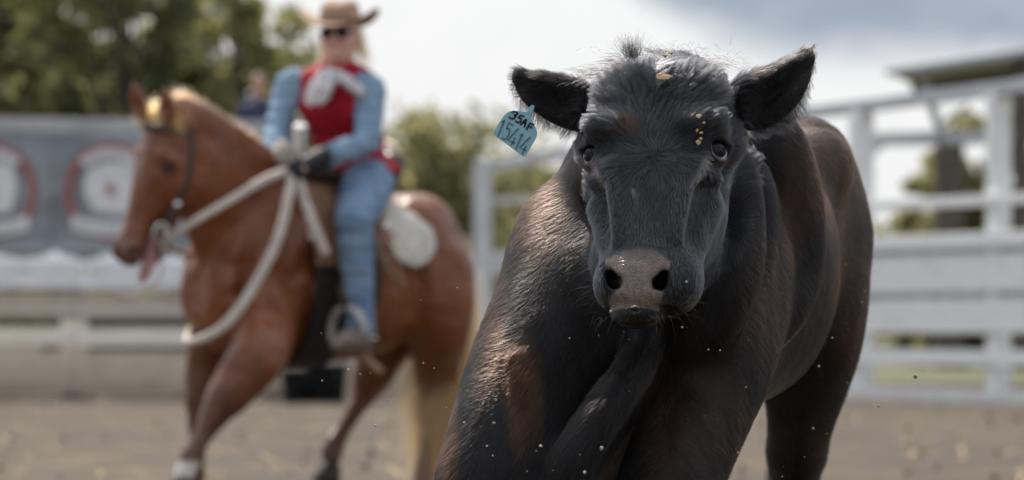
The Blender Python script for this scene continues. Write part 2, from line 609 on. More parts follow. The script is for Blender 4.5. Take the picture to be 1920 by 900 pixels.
    # ---- head
    B.loft(H0, HR, [(-.01, .060, -.055, -.10, 2.2), (.015, .100, -.022, -.13, 2.3), (.05, .120, -.004, -.16, 2.5), (.11, .120, .004, -.17, 2.7), (.16, .108, .006, -.16, 2.8), (.205, .086, .003, -.15, 2.7), (.27, .069, -.002, -.14, 2.7),
                    (.33, .064, .000, -.13, 2.7), (.38, .064, .002, -.12, 2.6), (.42, .064, -.006, -.11, 2.4), (.445, .056, -.02, -.10, 2.3)], k=0.02)
    B.loft(H0, HR, [(.06, .085, -.09, -.17, 2.2), (.12, .108, -.05, -.205, 2.3), (.18, .115, -.042, -.225, 2.3), (.24, .114, -.050, -.225, 2.3), (.30, .102, -.055, -.205, 2.3), (.36, .076, -.05, -.165, 2.3), (.42, .056, -.05, -.13, 2.2)], k=0.035)
    B.ell(HL(0, .026, -.068), (.100, .045, .055), HR, k=0.045)        # poll
    for sg in (-1, 1):
        B.cone(HL(sg * .058, .128, -.006), HL(sg * .098, .122, -.022), .014, .017, k=0.03)      # brow
        B.cone(HL(sg * .098, .121, -.026), HL(sg * .112, .136, -.070), .017, .017, k=0.03)
        B.cone(HL(sg * .070, .204, -.018), HL(sg * .104, .205, -.060), .008, .010, k=0.03)    # below the eye
        B.cone(HL(sg * .070, .20, -.010), HL(sg * .050, .35, -.006), .012, .008, k=0.025)      # edge of the nose bridge
        B.cone(HL(sg * .095, .25, -.08), HL(sg * .058, .39, -.055), .020, .018, k=0.03)        # cheek muscle
        B.ell(HL(sg * .080, .170, .002), (.020, .016, .014), HR, k=0.025, sub=True)            # hollow at the inner corner
        B.ell(HL(sg * .112, .115, -.10), (.03, .035, .03), HR, k=0.03)                         # ear base
    # eye openings
    for sg in (-1, 1):
        e = HL(sg * .100, .160, -.052)
        B.ell(e, (.027, .026, .027), HR, k=0.015)
        od = sg * .80 * HR[0] + .60 * HR[2]
        od /= np.linalg.norm(od)
        fw = np.cross(HR[1], od)
        fw /= np.linalg.norm(fw)
        uu = np.cross(od, fw)
        B.ell(e + od * .024, (.0225, .0150, .018), np.stack([fw, uu, od]), k=0.006, sub=True)
        B.cone(e + od * .024 + uu * -sg * .0 - HR[1] * .0135 - fw * .018, e + od * .026 - HR[1] * .0145 + fw * .016, .0045, .0045, k=0.008)   # upper lid
    for pts in ([(1128, 196), (1140, 226), (1152, 262)], [(1146, 190), (1160, 222), (1170, 250)], [(1330, 190), (1322, 224), (1312, 256)], [(1348, 196), (1342, 224), (1334, 250)]):
        sp = spline([P(a, b, 7.33) for a, b in pts], 8)
        for c in sp:
            B.cone(c - np.array([0, .06, 0]), c + np.array([0, .014, 0]), .0018, .0018, k=0.012, sub=True)
    for sg in (-1, 1):
        B.cone(HL(sg * .092, .186, -.020), HL(sg * .078, .226, -.012), .0065, .005, k=0.012)
    # muzzle
    B.ell(HL(.0, .410, -.052), (.083, .052, .054), HR, k=0.03, p=2.3)
    B.ell(HL(0, .425, -.012), (.052, .045, .02), HR, k=0.03)
    for sg in (-1, 1):
        B.ell(HL(sg * .058 - .003, .417, -.042), (.027, .036, .035), HR, k=0.022)      # lip pads
    for (x0, y0, x1, y1) in ((1136, 502, 1153, 528), (1253, 501, 1236, 530)):      # comma-shaped nostrils
        for dd in np.linspace(7.16, 7.27, 7):
            B.cone(P(x0, y0, dd), P(x1, y1, dd), .0048, .0132, k=0.008, sub=True)
    B.cone(P(1194, 492, 7.155), P(1192, 574, 7.165), .0022, .0022, k=0.010, sub=True)
    # chin and mouth
    B.ell(P(1194, 590, 7.265), (.043, .050, .020), k=0.015)
    B.cone(P(1198, 586, 7.30), HL(0, .32, -.15), .022, .045, k=0.03)
    B.chain([P(1128, 574, 7.20), P(1150, 581, 7.18), P(1192, 578, 7.17), P(1228, 583, 7.18), P(1256, 572, 7.20)], [.003] * 5, k=0.01)
    for a, b in (((1122, 573, 7.20), (1160, 583, 7.18)), ((1160, 583, 7.18), (1228, 584, 7.18)), ((1228, 584, 7.18), (1262, 572, 7.20))):
        B.cone(P(*a), P(*b), .0055, .0055, k=0.006, sub=True)
    # ---- ears
    for (rt, pts, rad, hol) in (
        (0, [P(1100, 208, 7.50), P(1060, 190, 7.49), P(1015, 172, 7.50), P(988, 158, 7.51), P(964, 130, 7.52)], [.034, .036, .028, .014, .0035], (1030, 188)),
        (1, [P(1378, 200, 7.50), P(1418, 190, 7.49), P(1458, 168, 7.50), P(1492, 134, 7.51), P(1526, 84, 7.53)], [.030, .042, .037, .022, .0035], (1455, 178)),
    ):
        fd = np.array([0.12 * (1 if rt else -1), 1, 0.1])
        B.chain(pts, rad, k=0.018, n=9, flat=(fd, 0.42))
        sp = spline(pts, 12)
        a, b = sp[3], sp[9]
        B.cone(a + np.array([0, -.022, -.006]), b + np.array([0, -.020, -.004]), .020, .010, k=0.018, sub=True)
    v, q = B.mesh(smooth=1)
    q = orient_out(v, q)
    return v, q, (wp, ax, side)


def head_local(p):
    d = p - H0
    return d @ HR[0], d @ HR[1], d @ HR[2]


def to_px(p):
    return 960 + p[:, 0] * FPX / p[:, 1], HORIZON - (p[:, 2] - CAMZ) * FPX / p[:, 1]


PAD = [(1135, 487), (1151, 478), (1172, 468), (1197, 464), (1216, 466), (1234, 472), (1258, 492), (1253, 505), (1240, 505), (1228, 520), (1221, 541), (1243, 549), (1240, 566), (1235, 583), (1215, 577), (1192, 574), (1170, 577),
       (1147, 582), (1141, 566), (1148, 552), (1164, 540), (1160, 520), (1151, 505), (1138, 503)]


def cow_skin_mat():
    m = bpy.data.materials.new('black_cow_hide')
    m.use_nodes = True
    b = NT(m.node_tree)
    tc = b.n('ShaderNodeTexCoord')
    ob = tc.outputs['Object']
    pad = b.n('ShaderNodeAttribute', attribute_name='pad').outputs['Fac']
    brown = b.n('ShaderNodeAttribute', attribute_name='brown').outputs['Fac']
    nz = b.noise(ob, 9.0, 5.0)
    coat = b.mix(b.math('MULTIPLY', brown, b.ramp(nz.outputs[0], 0.3, 0.6, 0.5, 1.0)), (0.006, 0.0055, 0.006, 1), (0.050, 0.024, 0.014, 1))
    spots = b.noise(ob, 90.0, 4.0, 0.7)
    padc = b.mix(b.ramp(spots.outputs[0], 0.35, 0.7), (0.14, 0.108, 0.095, 1), (0.25, 0.195, 0.17, 1))
    padc = b.mix(b.n('ShaderNodeAttribute', attribute_name='pad_top').outputs['Fac'], padc, (0.055, 0.048, 0.045, 1))
    col = b.mix(pad, coat, padc)
    pale = b.n('ShaderNodeAttribute', attribute_name='pale').outputs['Fac']
    col = b.mix(pale, col, (.17, .155, .15, 1))
    vo = b.n('ShaderNodeTexVoronoi', {'Vector': ob, 'Scale': 215.0}, feature='DISTANCE_TO_EDGE')
    fine = b.noise(ob, 500.0, 3.0)
    padc2 = b.mix(b.ramp(vo.outputs[0], .0, .22), (.05, .04, .036, 1), padc)
    col = b.mix(b.math('MULTIPLY', pad, .4), col, padc2)
    hgt = b.mix(pad, fine.outputs[0], b.ramp(vo.outputs[0], 0.0, 0.35))
    bp = b.n('ShaderNodeBump', {'Height': hgt, 'Strength': b.math('MULTIPLY_ADD', pad, 0.55, 0.15), 'Distance': 0.0012})
    pr = b.n('ShaderNodeBsdfPrincipled', {'Base Color': col, 'Roughness': b.math('MULTIPLY_ADD', pad, -0.10, 0.5), 'Specular IOR Level': b.math('MULTIPLY_ADD', pad, 0.15, 0.2), 'Normal': bp.outputs[0]})
    out = b.n('ShaderNodeOutputMaterial')
    b.t.links.new(pr.outputs[0], out.inputs[0])
    return m


def coat_mat():
    m = bpy.data.materials.new('black_coat_hair')
    m.use_nodes = True
    b = NT(m.node_tree)
    br = b.n('ShaderNodeAttribute', attribute_name='brown').outputs['Fac']
    fc = b.n('ShaderNodeAttribute', attribute_name='face').outputs['Fac']
    col = b.mix(br, b.mix(fc, (.0080, .0070, .0072, 1), (0.019, 0.021, 0.026, 1)), (0.085, 0.038, 0.022, 1))  # face and poll hair: sky sheen and sun glints put into the colour
    col = b.mix(b.n('ShaderNodeAttribute', attribute_name='pale').outputs['Fac'], col, (.16, .145, .135, 1))
    h = b.n('ShaderNodeBsdfHairPrincipled', parametrization='COLOR', model='CHIANG')
    tn = b.n('ShaderNodeAttribute', attribute_name='tint').outputs['Fac']
    col = b.mix(1.0, col, b.math('ADD', tn, b.math('LESS_THAN', tn, .01)), 'MULTIPLY')
    b.set(h, 'Color', col)
    b.set(h, 'Roughness', 0.27)
    b.set(h, 'IOR', b.math('MULTIPLY_ADD', b.n('ShaderNodeAttribute', attribute_name='face').outputs['Fac'], .2, 1.34))
    b.set(h, 'Radial Roughness', 0.45)
    out = b.n('ShaderNodeOutputMaterial')
    b.t.links.new(h.outputs[0], out.inputs[0])
    return m


def brown_mask(p):
    """reddish sunburnt hair on limbs and flanks, plus sunlit rim, ridge and loin painted brown"""
    px, py = to_px(p)
    n = lumpy(p, 7.0, 5)[:, 0]
    m = np.zeros(len(p))
    for (cx, cy, rx, ry, a) in ((842, 800, 22, 140, .7), (905, 640, 24, 120, .3), (985, 740, 38, 110, .9), (1250, 800, 55, 120, .8), (1010, 400, 60, 100, .5), (930, 580, 30, 150, .4), (1330, 780, 80, 120, .4), (1560, 330, 80, 120, .55), (1520, 290, 70, 70, .5), (1180, 240, 20, 14, .8),
                                (1488, 390, 26, 110, 1.0), (1540, 330, 60, 90, .9), (1600, 560, 40, 150, .35), (1420, 560, 60, 130, .22)):  # left rim, shoulder-blade ridge and loin put sunlight into the coat colour
        d = ((px - cx) / rx) ** 2 + ((py - cy) / ry) ** 2
        m = np.maximum(m, a * np.clip(1.3 - d, 0, 1))
    return np.clip(m * (0.75 + 0.5 * n), 0, 1)


def pale_mask(p):
    """light on the tear ridges painted pale, plus dust and lower lids"""
    px, py = to_px(p)
    m = np.zeros(len(p))
    for (x0, y0, x1, y1, r) in ((1109, 305, 1128, 348, 6), (1322, 300, 1299, 346, 7), (1186, 356, 1196, 366, 5)):  # streaks below the eyes are ridge highlights painted into the hide
        t = np.clip(((px - x0) * (x1 - x0) + (py - y0) * (y1 - y0)) / ((x1 - x0) ** 2 + (y1 - y0) ** 2), 0, 1)
        d = np.hypot(px - x0 - t * (x1 - x0), py - y0 - t * (y1 - y0))
        m = np.maximum(m, np.clip(1.2 - d / r, 0, 1) * (0.6 + .4 * (1 - t)))
    for sg in (-1, 1):                       # moist lower lids
        d = p - (HL(sg * .100, .160, -.052) + (sg * .8 * HR[0] + .6 * HR[2]) * .018)
        r = np.linalg.norm(d, axis=1)
        m = np.maximum(m, np.where((d @ HR[1] > .006) & (r < .0215), .65, 0))
    return np.where(p[:, 1] < 7.45, m, 0)


def grow(v, q, vn, dens_fn, nmax, seed=1):
    """root points on the mesh, weighted by area x density"""
    rng = np.random.default_rng(seed)
    a, b, c, d = v[q[:, 0]], v[q[:, 1]], v[q[:, 2]], v[q[:, 3]]
    cen = (a + b + c + d) / 4
    area = np.linalg.norm(np.cross(c - a, d - b), axis=1) / 2
    nrm = (vn[q[:, 0]] + vn[q[:, 2]]) / 2
    w = area * dens_fn(cen, nrm)
    cdf = np.cumsum(w)
    n = int(min(nmax, cdf[-1]))
    f = np.searchsorted(cdf, rng.uniform(0, cdf[-1], n))
    f = np.minimum(f, len(q) - 1)
    s, t = rng.uniform(0, 1, (2, n))
    s, t = s[:, None], t[:, None]

    def bil(x):
        return (1 - s) * (1 - t) * x[q[f, 0]] + s * (1 - t) * x[q[f, 1]] + s * t * x[q[f, 2]] + (1 - s) * t * x[q[f, 3]]
    nn = bil(vn)
    return bil(v), nn / (np.linalg.norm(nn, axis=1)[:, None] + 1e-9)


def unit(a):
    return a / (np.linalg.norm(a, axis=-1, keepdims=True) + 1e-9)


def comb_hairs(root, nrm, comb, length, lift, k=4, clump=0.35, cell=0.007, wav=0.15, seed=3):
    """points of combed hairs: each lies along the comb direction, lifts by 'lift', bends down to the skin and clumps"""
    rng = np.random.default_rng(seed)
    comb = comb - (comb * nrm).sum(1)[:, None] * nrm
    comb = unit(comb)
    d = unit(comb + nrm * lift[:, None] + rng.normal(0, wav, comb.shape))
    t = np.linspace(0, 1, k)[None, :, None]
    L = (length * rng.uniform(.65, 1.15, len(root)))[:, None, None]
    bend = comb[:, None] * 0.25 - nrm[:, None] * 0.18 * np.clip(lift, 0, 1.2)[:, None, None]
    pts = root[:, None] + L * (t * d[:, None] + t * t * bend)
    if clump:
        key = np.floor((root + lumpy(root, .9 / cell, 77) * cell * .55) / cell).astype(np.int64)
        key = key[:, 0] * 73856093 ^ key[:, 1] * 19349663 ^ key[:, 2] * 83492791
        _, inv = np.unique(key, return_inverse=True)
        cnt = np.bincount(inv)
        tip = pts[:, -1]
        mean = np.stack([np.bincount(inv, tip[:, i]) / cnt for i in range(3)], -1)[inv]
        pts = pts + clump * (t ** 1.5) * (mean - tip)[:, None]
    return pts


COW_EYES = []


def make_cow():
    v, q, (wp, ax, side) = build_cow()
    vn = Body.vnormals(v, q)
    root = empty('cow', (0.3, 8.2, 0), 'black hornless cow charging at the viewer with a blue tag in its ear', 'cow')
    me = np_mesh('body', v, q)
    X, U, Wd = head_local(v)
    px, py = to_px(v)
    near = (v[:, 1] < 7.30)
    pd = poly_dist(px, py, PAD)
    pad = np.where(near, np.clip(0.5 - pd / 6.0, 0, 1), 0)
    at = me.attributes.new('pad', 'FLOAT', 'POINT')
    at.data.foreach_set('value', pad.astype(np.float32))
    at = me.attributes.new('pad_top', 'FLOAT', 'POINT')
    at.data.foreach_set('value', np.where(near, np.clip((498 - py + 10 * lumpy(v, 60.0, 8)[:, 0]) / 26, 0, 1) * .8, 0).astype(np.float32))
    at = me.attributes.new('pale', 'FLOAT', 'POINT')
    at.data.foreach_set('value', pale_mask(v).astype(np.float32))
    at = me.attributes.new('brown', 'FLOAT', 'POINT')
    at.data.foreach_set('value', brown_mask(v).astype(np.float32))
    body = link('body', me, root, cow_skin_mat())
    # ---- eyes
    for sg in (-1, 1):
        e = HL(sg * .100, .160, -.052)
        od = unit(sg * .62 * HR[0] + .78 * HR[2] + 0.12 * HR[1])
        bm = bmesh.new()
        bmesh.ops.create_uvsphere(bm, u_segments=28, v_segments=20, radius=.0240)
        rot = Vector(od).to_track_quat('Z', 'Y').to_matrix().to_4x4()
        bmesh.ops.transform(bm, matrix=Matrix.Translation(Vector(e + od * .0025)) @ rot, verts=bm.verts)
        me = bm_mesh('eye', bm, True)
        m = bpy.data.materials.get('cow_eye') or eye_mat()
        o = link('eye', me, root, m)
        # iris mask as attribute
        co = np.array([vv.co[:] for vv in me.vertices])
        c = unit(co - (e + od * .0045)) @ unit(od - .12 * HR[1])
        a = me.attributes.new('iris', 'FLOAT', 'POINT')
        a.data.foreach_set('value', np.clip((c - 0.64) / 0.05, 0, 1).astype(np.float32))
        COW_EYES.append((e, od))
    # ---- coat
    toc = -unit(v.mean(0))
    cam_p = np.array([0, 0, CAMZ])

    def dens(c, n):
        x, u, w = head_local(c)
        f = (n * unit(cam_p - c)).sum(1)
        px, py = to_px(c)
        head = (u > -.06) & (u < .53) & (np.abs(x) < .31) & (w > -.26) & (c[:, 1] < 7.62)
        d = np.where(head, 1.15e6, 4.2e5)
        d = np.where(c[:, 1] > 8.4, 1.6e5, d)
        d = np.where(f < -.25, 0, d)
        d = np.where((py > 990), 0, d)
        mz = (u > .36) & (u < .56) & head
        d = np.where(mz & (c[:, 1] < 7.30) & (poly_dist(px, py, PAD) < 1.5), 0, d)
        for e, od in COW_EYES:
            d = np.where(np.linalg.norm(c - (e + od * .012), axis=1) < .0225, 0, d)
        for (nx, ny) in ((1149, 522), (1241, 523)):
            d = np.where(mz & (np.hypot(px - nx, (py - ny) * .7) < 19), 0, d)
        return d
    rt, nn = grow(v, q, vn, dens, 330000)
    x, u, w = head_local(rt)
    px, py = to_px(rt)
    up = np.array([0, 0, 1.0])
    head = (u > -.08) & (u < .53) & (np.abs(x) < .145) & (w > -.26) & (rt[:, 1] < 7.60)
    earm = (np.abs(px - 1240) > 138) & (py < 275) & (rt[:, 1] < 7.60)
    # body: back and down
    comb = ax[None] * .55 - up[None] * .8 + np.outer(np.sign((rt - wp) @ side), side) * .3
    length = np.full(len(rt), .011)
    lift = np.full(len(rt), .16)
    # neck and chest a little longer and rougher
    chest = (rt[:, 1] < 7.75) & ~head & ~earm
    length[chest] = .013
    # dewlap
    dw = chest & (py > 640) & (px < 1250) & (px > 960) & (rt[:, 1] < 7.60)
    comb[dw] = np.array([-.6, -.1, -1.0])
    length[dw] = .019
    lift[dw] = .30
    # face: whorl between the eyes
    wrp = lumpy(rt, 24.0, 31) * .030
    cx, cu = x + .006 + wrp[:, 0], u - .195 + wrp[:, 1]
    rad = np.hypot(cx, cu) + 1e-4
    fdir = (cx / rad)[:, None] * HR[0] + (cu / rad)[:, None] * HR[1]
    low = np.clip((u - .20) / .06, 0, 1)[:, None]
    fdir = fdir * (1 - low) + (HR[1][None] + (x * 2.2)[:, None] * HR[0]) * low
    comb[head] = fdir[head]
    lf = np.interp(u, [-.05, .02, .07, .12, .17, .22, .30, .5], [.027, .030, .030, .024, .017, .013, .0105, .007])
    length[head] = lf[head]
    lift[head] = np.interp(u, [0, .1, .2, .3], [.38, .30, .22, .17])[head]
    # messy poll
    ms = lumpy(rt, 30.0, 9)
    poll = head & (u < .13)
    comb[poll] += ms[poll] * .6 * np.interp(u[poll], [0, .13], [1, .5])[:, None] + (np.sign(x[poll]) * .55)[:, None] * HR[0]
    # ears: along the ear, outwards
    el = earm & (px < 1240)
    er = earm & (px >= 1240)
    comb[el] = np.array([-.8, -.1, .1])
    comb[er] = np.array([.6, -.1, .45])
    length[earm] = .016
    lift[earm] = .55
    lowe = el & (nn[:, 2] < -.2)
    comb[lowe] = np.array([-.5, 0, -.6])
    length[lowe] = .028
    lowr = er & (nn[:, 2] < -.2)
    comb[lowr] = np.array([.5, 0, -.5])
    length[lowr] = .028
    for e, od in COW_EYES:
        de = np.linalg.norm(rt - (e + od * .012), axis=1)
        length *= np.clip((de - .014) / .035, .22, 1)
    comb += lumpy(rt, 14.0, 4) * .22
    comb[head] += lumpy(rt[head], 45.0, 14) * .35
    length *= 1 + .35 * lumpy(rt, 38.0, 15)[:, 0]
    length = np.maximum(length, .003)
    rad_ = np.where(head | earm, .00017, .00024)
    rad_ = np.where(rt[:, 1] > 8.4, .0004, rad_)
    pts = comb_hairs(rt, nn, comb, length, lift, k=4, clump=.5, cell=.0065, wav=.10)
    bd = ~head & ~earm & ~dw
    pts[bd] = comb_hairs(rt[bd], nn[bd], comb[bd], length[bd], lift[bd], k=4, clump=.3, cell=.009, wav=.06)
    nose = head & (u > .17)
    pts[nose] = comb_hairs(rt[nose], nn[nose], comb[nose], length[nose], lift[nose], k=4, clump=.65, cell=.0052, wav=.10)
    pts[poll] = comb_hairs(rt[poll], nn[poll], comb[poll], length[poll], lift[poll], k=4, clump=.75, cell=.013, wav=.14)
    o = hair_curves('coat', rt, pts, rad_, coat_mat(), root)
    a = o.data.attributes.new('face', 'FLOAT', 'CURVE')
    a.data.foreach_set('value', np.where(head & (py < 574), np.clip((u - .08) / .1, .65, 1), 0).astype(np.float32))
    a = o.data.attributes.new('tint', 'FLOAT', 'CURVE')
    lk = lumpy(rt, 140.0, 51)[:, 0]
    a.data.foreach_set('value', np.clip(1 + .55 * lk + RNG.normal(0, .3, len(rt)), .25, 2.6).astype(np.float32))
    a = o.data.attributes.new('pale', 'FLOAT', 'CURVE')
    a.data.foreach_set('value', pale_mask(rt).astype(np.float32))
    a = o.data.attributes.new('brown', 'FLOAT', 'CURVE')
    a.data.foreach_set('value', brown_mask(rt).astype(np.float32))
    # ---- long tufts: poll crest, brow lashes, whiskers, ear fringes
    rng = np.random.default_rng(21)
    def tuft(name, base, spread, n, direction, dsp, ln, rad, lift_bend=(0, 0, -.2)):
        b = np.asarray(base) + rng.normal(0, 1, (n, 3)) * np.asarray(spread)
        d = unit(np.asarray(direction)[None] + rng.normal(0, dsp, (n, 3)))
        L = ln * rng.uniform(.5, 1.1, n)
        t = np.linspace(0, 1, 5)[None, :, None]
        p = b[:, None] + L[:, None, None] * (t * d[:, None] + t * t * np.asarray(lift_bend)[None, None])
        return p
    cr = [tuft('t', P(1186, 108, 7.44), (.008, .008, .005), 240, (-.15, -.1, 1), .4, .042, 0, (0, -.1, .0)),
          tuft('t', P(1160, 120, 7.44), (.016, .01, .008), 160, (-.95, -.2, .2), .25, .030, 0),
          tuft('t', P(1250, 95, 7.44), (.05, .012, .006), 300, (.3, -.7, .10), .3, .022, 0),
          tuft('t', P(1330, 120, 7.44), (.03, .012, .008), 200, (.95, -.3, .1), .25, .026, 0),
          tuft('t', P(1120, 140, 7.46), (.02, .012, .008), 200, (-.95, -.3, .0), .25, .036, 0)]
    hair_curves('forelock', None, np.concatenate(cr), .00022, o.data.materials[0], root)
    ls = [tuft('t', HL(sg * .122, .150, -.048), (.004, .006, .004), 90, sg * .9 * HR[0] + .5 * HR[2] + .25 * HR[1], .25, .022, 0) for sg in (-1, 1)]
    hair_curves('eyelash', None, np.concatenate(ls), .0002, o.data.materials[0], root)
    wk = [tuft('t', P(1112, 545, 7.24), (.01, .01, .018), 16, (-1, -.3, .0), .35, .040, 0), tuft('t', P(1280, 545, 7.24), (.01, .01, .02), 20, (1, -.3, .1), .4, .042, 0),
          tuft('t', P(1240, 590, 7.22), (.02, .01, .004), 9, (.5, -.4, -.8), .4, .03, 0), tuft('t', P(1150, 595, 7.22), (.02, .01, .004), 8, (-.4, -.4, -.8), .4, .03, 0)]
    hair_curves('whisker', None, np.concatenate(wk), .00016, principled('whisker_hair', (.16, .15, .14), .4), root)
    # tail switch
    tb = wp + ax * 1.42 + side * .02 + up * .5
    hair_curves('tail_switch', None, tuft('t', tb, (.012, .012, .02), 900, (0, 0, -1), .12, .28, 0), .0005, o.data.materials[0], root)
    # ---- hooves (two claws to a foot)
    hm = principled('cow_hoof', (.03, .027, .025), .5, bump=.3, bscale=40)
    for (cx, cy, d) in ((855, 1412, 7.42), (1212, 1395, 7.63), (1490, 1205, 9.03), (1295, 1205, 8.99)):
        f = P(cx, cy, d)
        for sg in (-1, 1):
            bm = bmesh.new()
            rings = []
            for (z, rx, ry, oy) in ((-.035, .027, .048, -.012), (-.008, .026, .043, -.006), (.034, .022, .034, .006)):
                rings.append([bm.verts.new((f[0] + sg * .026 + rx * math.cos(t), f[1] + oy + ry * math.sin(t), z)) for t in np.linspace(0, 2 * np.pi, 12, endpoint=False)])
            for i in range(2):
                for j in range(12):
                    bm.faces.new((rings[i][j], rings[i][(j + 1) % 12], rings[i + 1][(j + 1) % 12], rings[i + 1][j]))
            bm.faces.new(rings[0][::-1])
            bm.faces.new(rings[-1])
            link('hoof', bm_mesh('hoof', bm, True), root, hm)
    # ---- dried mud flecks on the forehead
    mm = principled('dried_mud', (.50, .35, .20), .9, bump=.4, bscale=300)
    from mathutils.bvhtree import BVHTree
    bv = BVHTree.FromPolygons([Vector(a) for a in v], [tuple(f) for f in q[:0]]) if False else None
    hd = np.where((X > -.15) & (X < .15) & (U < .3) & (Wd > -.1))[0]
    r2 = random.Random(4)
    for (fx, fy, w_, h_) in ((1246, 122, 11, 7), (1257, 116, 7, 10), (1248, 154, 22, 10), (1241, 152, 8, 8), (1309, 222, 9, 6), (1312, 248, 7, 5), (1307, 270, 7, 8), (1314, 262, 5, 5), (1304, 240, 4, 5), (1345, 160, 6, 5), (1318, 230, 4, 4)):
        k = hd[np.argmin(np.hypot(px_v(v[hd])[0] - fx, px_v(v[hd])[1] - fy))]
        c, n = v[k], vn[k]
        t1 = unit(np.cross(n, [0, 0, 1.0]))
        t2 = np.cross(n, t1)
        bm = bmesh.new()
        ang = np.linspace(0, 2 * np.pi, 9, endpoint=False)
        c = c + n * (.016 if fy < 200 else .008)
        top = [bm.verts.new(Vector(c + n * .0025 + t1 * math.cos(t) * w_ * .0007 * r2.uniform(.55, 1.1) + t2 * math.sin(t) * h_ * .0007 * r2.uniform(.55, 1.1))) for t in ang]
        ce = bm.verts.new(Vector(c + n * .0042))
        bt = bm.verts.new(Vector(c - n * .003))
        for i in range(9):
            bm.faces.new((top[i], top[(i + 1) % 9], ce))
            bm.faces.new((top[(i + 1) % 9], top[i], bt))
        bmesh.ops.recalc_face_normals(bm, faces=list(bm.faces))
        link('mud_fleck', bm_mesh('mud_fleck', bm), root, mm)
    return root


def px_v(p):
    return to_px(p)


def eye_mat():
    m = bpy.data.materials.new('cow_eye')
    m.use_nodes = True
    b = NT(m.node_tree)
    ir = b.n('ShaderNodeAttribute', attribute_name='iris').outputs['Fac']
    col = b.mix(ir, (.46, .47, .50, 1), (.006, .006, .010, 1))
    pr = b.n('ShaderNodeBsdfPrincipled', {'Base Color': col, 'Roughness': .10, 'Specular IOR Level': .2})
    out = b.n('ShaderNodeOutputMaterial')
    b.t.links.new(pr.outputs[0], out.inputs[0])
    return m


make_cow()
# ------------------------------------------------------------------ the chestnut horse, its tack and the rider
HAX = unit(np.array([0.755, 0.656, 0.0]))            # from chest to rump
HSD = np.array([HAX[1], -HAX[0], 0])               # towards the side we see
HUP = np.array([0, 0, 1.0])
HWP = np.array([-0.965, 18.55, 0.0])
HTR = np.stack([HSD, HAX, HUP])
TRUNK = [(-.50, .10, 1.04, .80, 2.1), (-.42, .175, 1.20, .70, 2.1), (-.3, .225, 1.33, .64, 2.1), (-.1, .235, 1.42, .62, 2.05), (.1, .255, 1.43, .62, 2.0), (.35, .285, 1.36, .635, 2.0),
         (.54, .275, 1.345, .68, 2.05), (.68, .26, 1.37, .76, 2.1), (.78, .205, 1.335, .84, 2.1), (.86, .12, 1.22, .95, 2.1)]
QU = unit(np.array([-.235, -.13, -.96])) * 1.0           # horse head: down the face
QX = np.array([.70, -.70, 0])
QX = unit(QX - (QX @ QU) * QU)                     # its left side
QW = np.cross(QU, QX)
if QW[0] > 0:
    QW = -QW
QR = np.stack([QX, QU, QW])
Q0 = P(287, 214, 17.95)


def HT(s, l, z):
    return HWP + HAX * s + HSD * l + HUP * z


def QL(x, u, w):
    return Q0 + x * QX + u * QU + w * QW


def trunk_half_width(s, z, grow_=0.0):
    t = np.array(TRUNK)
    h, a, b, n = [np.interp(s, t[:, 0], t[:, i]) for i in (1, 2, 3, 4)]
    c, hh = (a + b) / 2, (a - b) / 2 + grow_
    return (h + grow_) * np.maximum(1 - np.abs((z - c) / hh) ** n, 0) ** (1 / n)


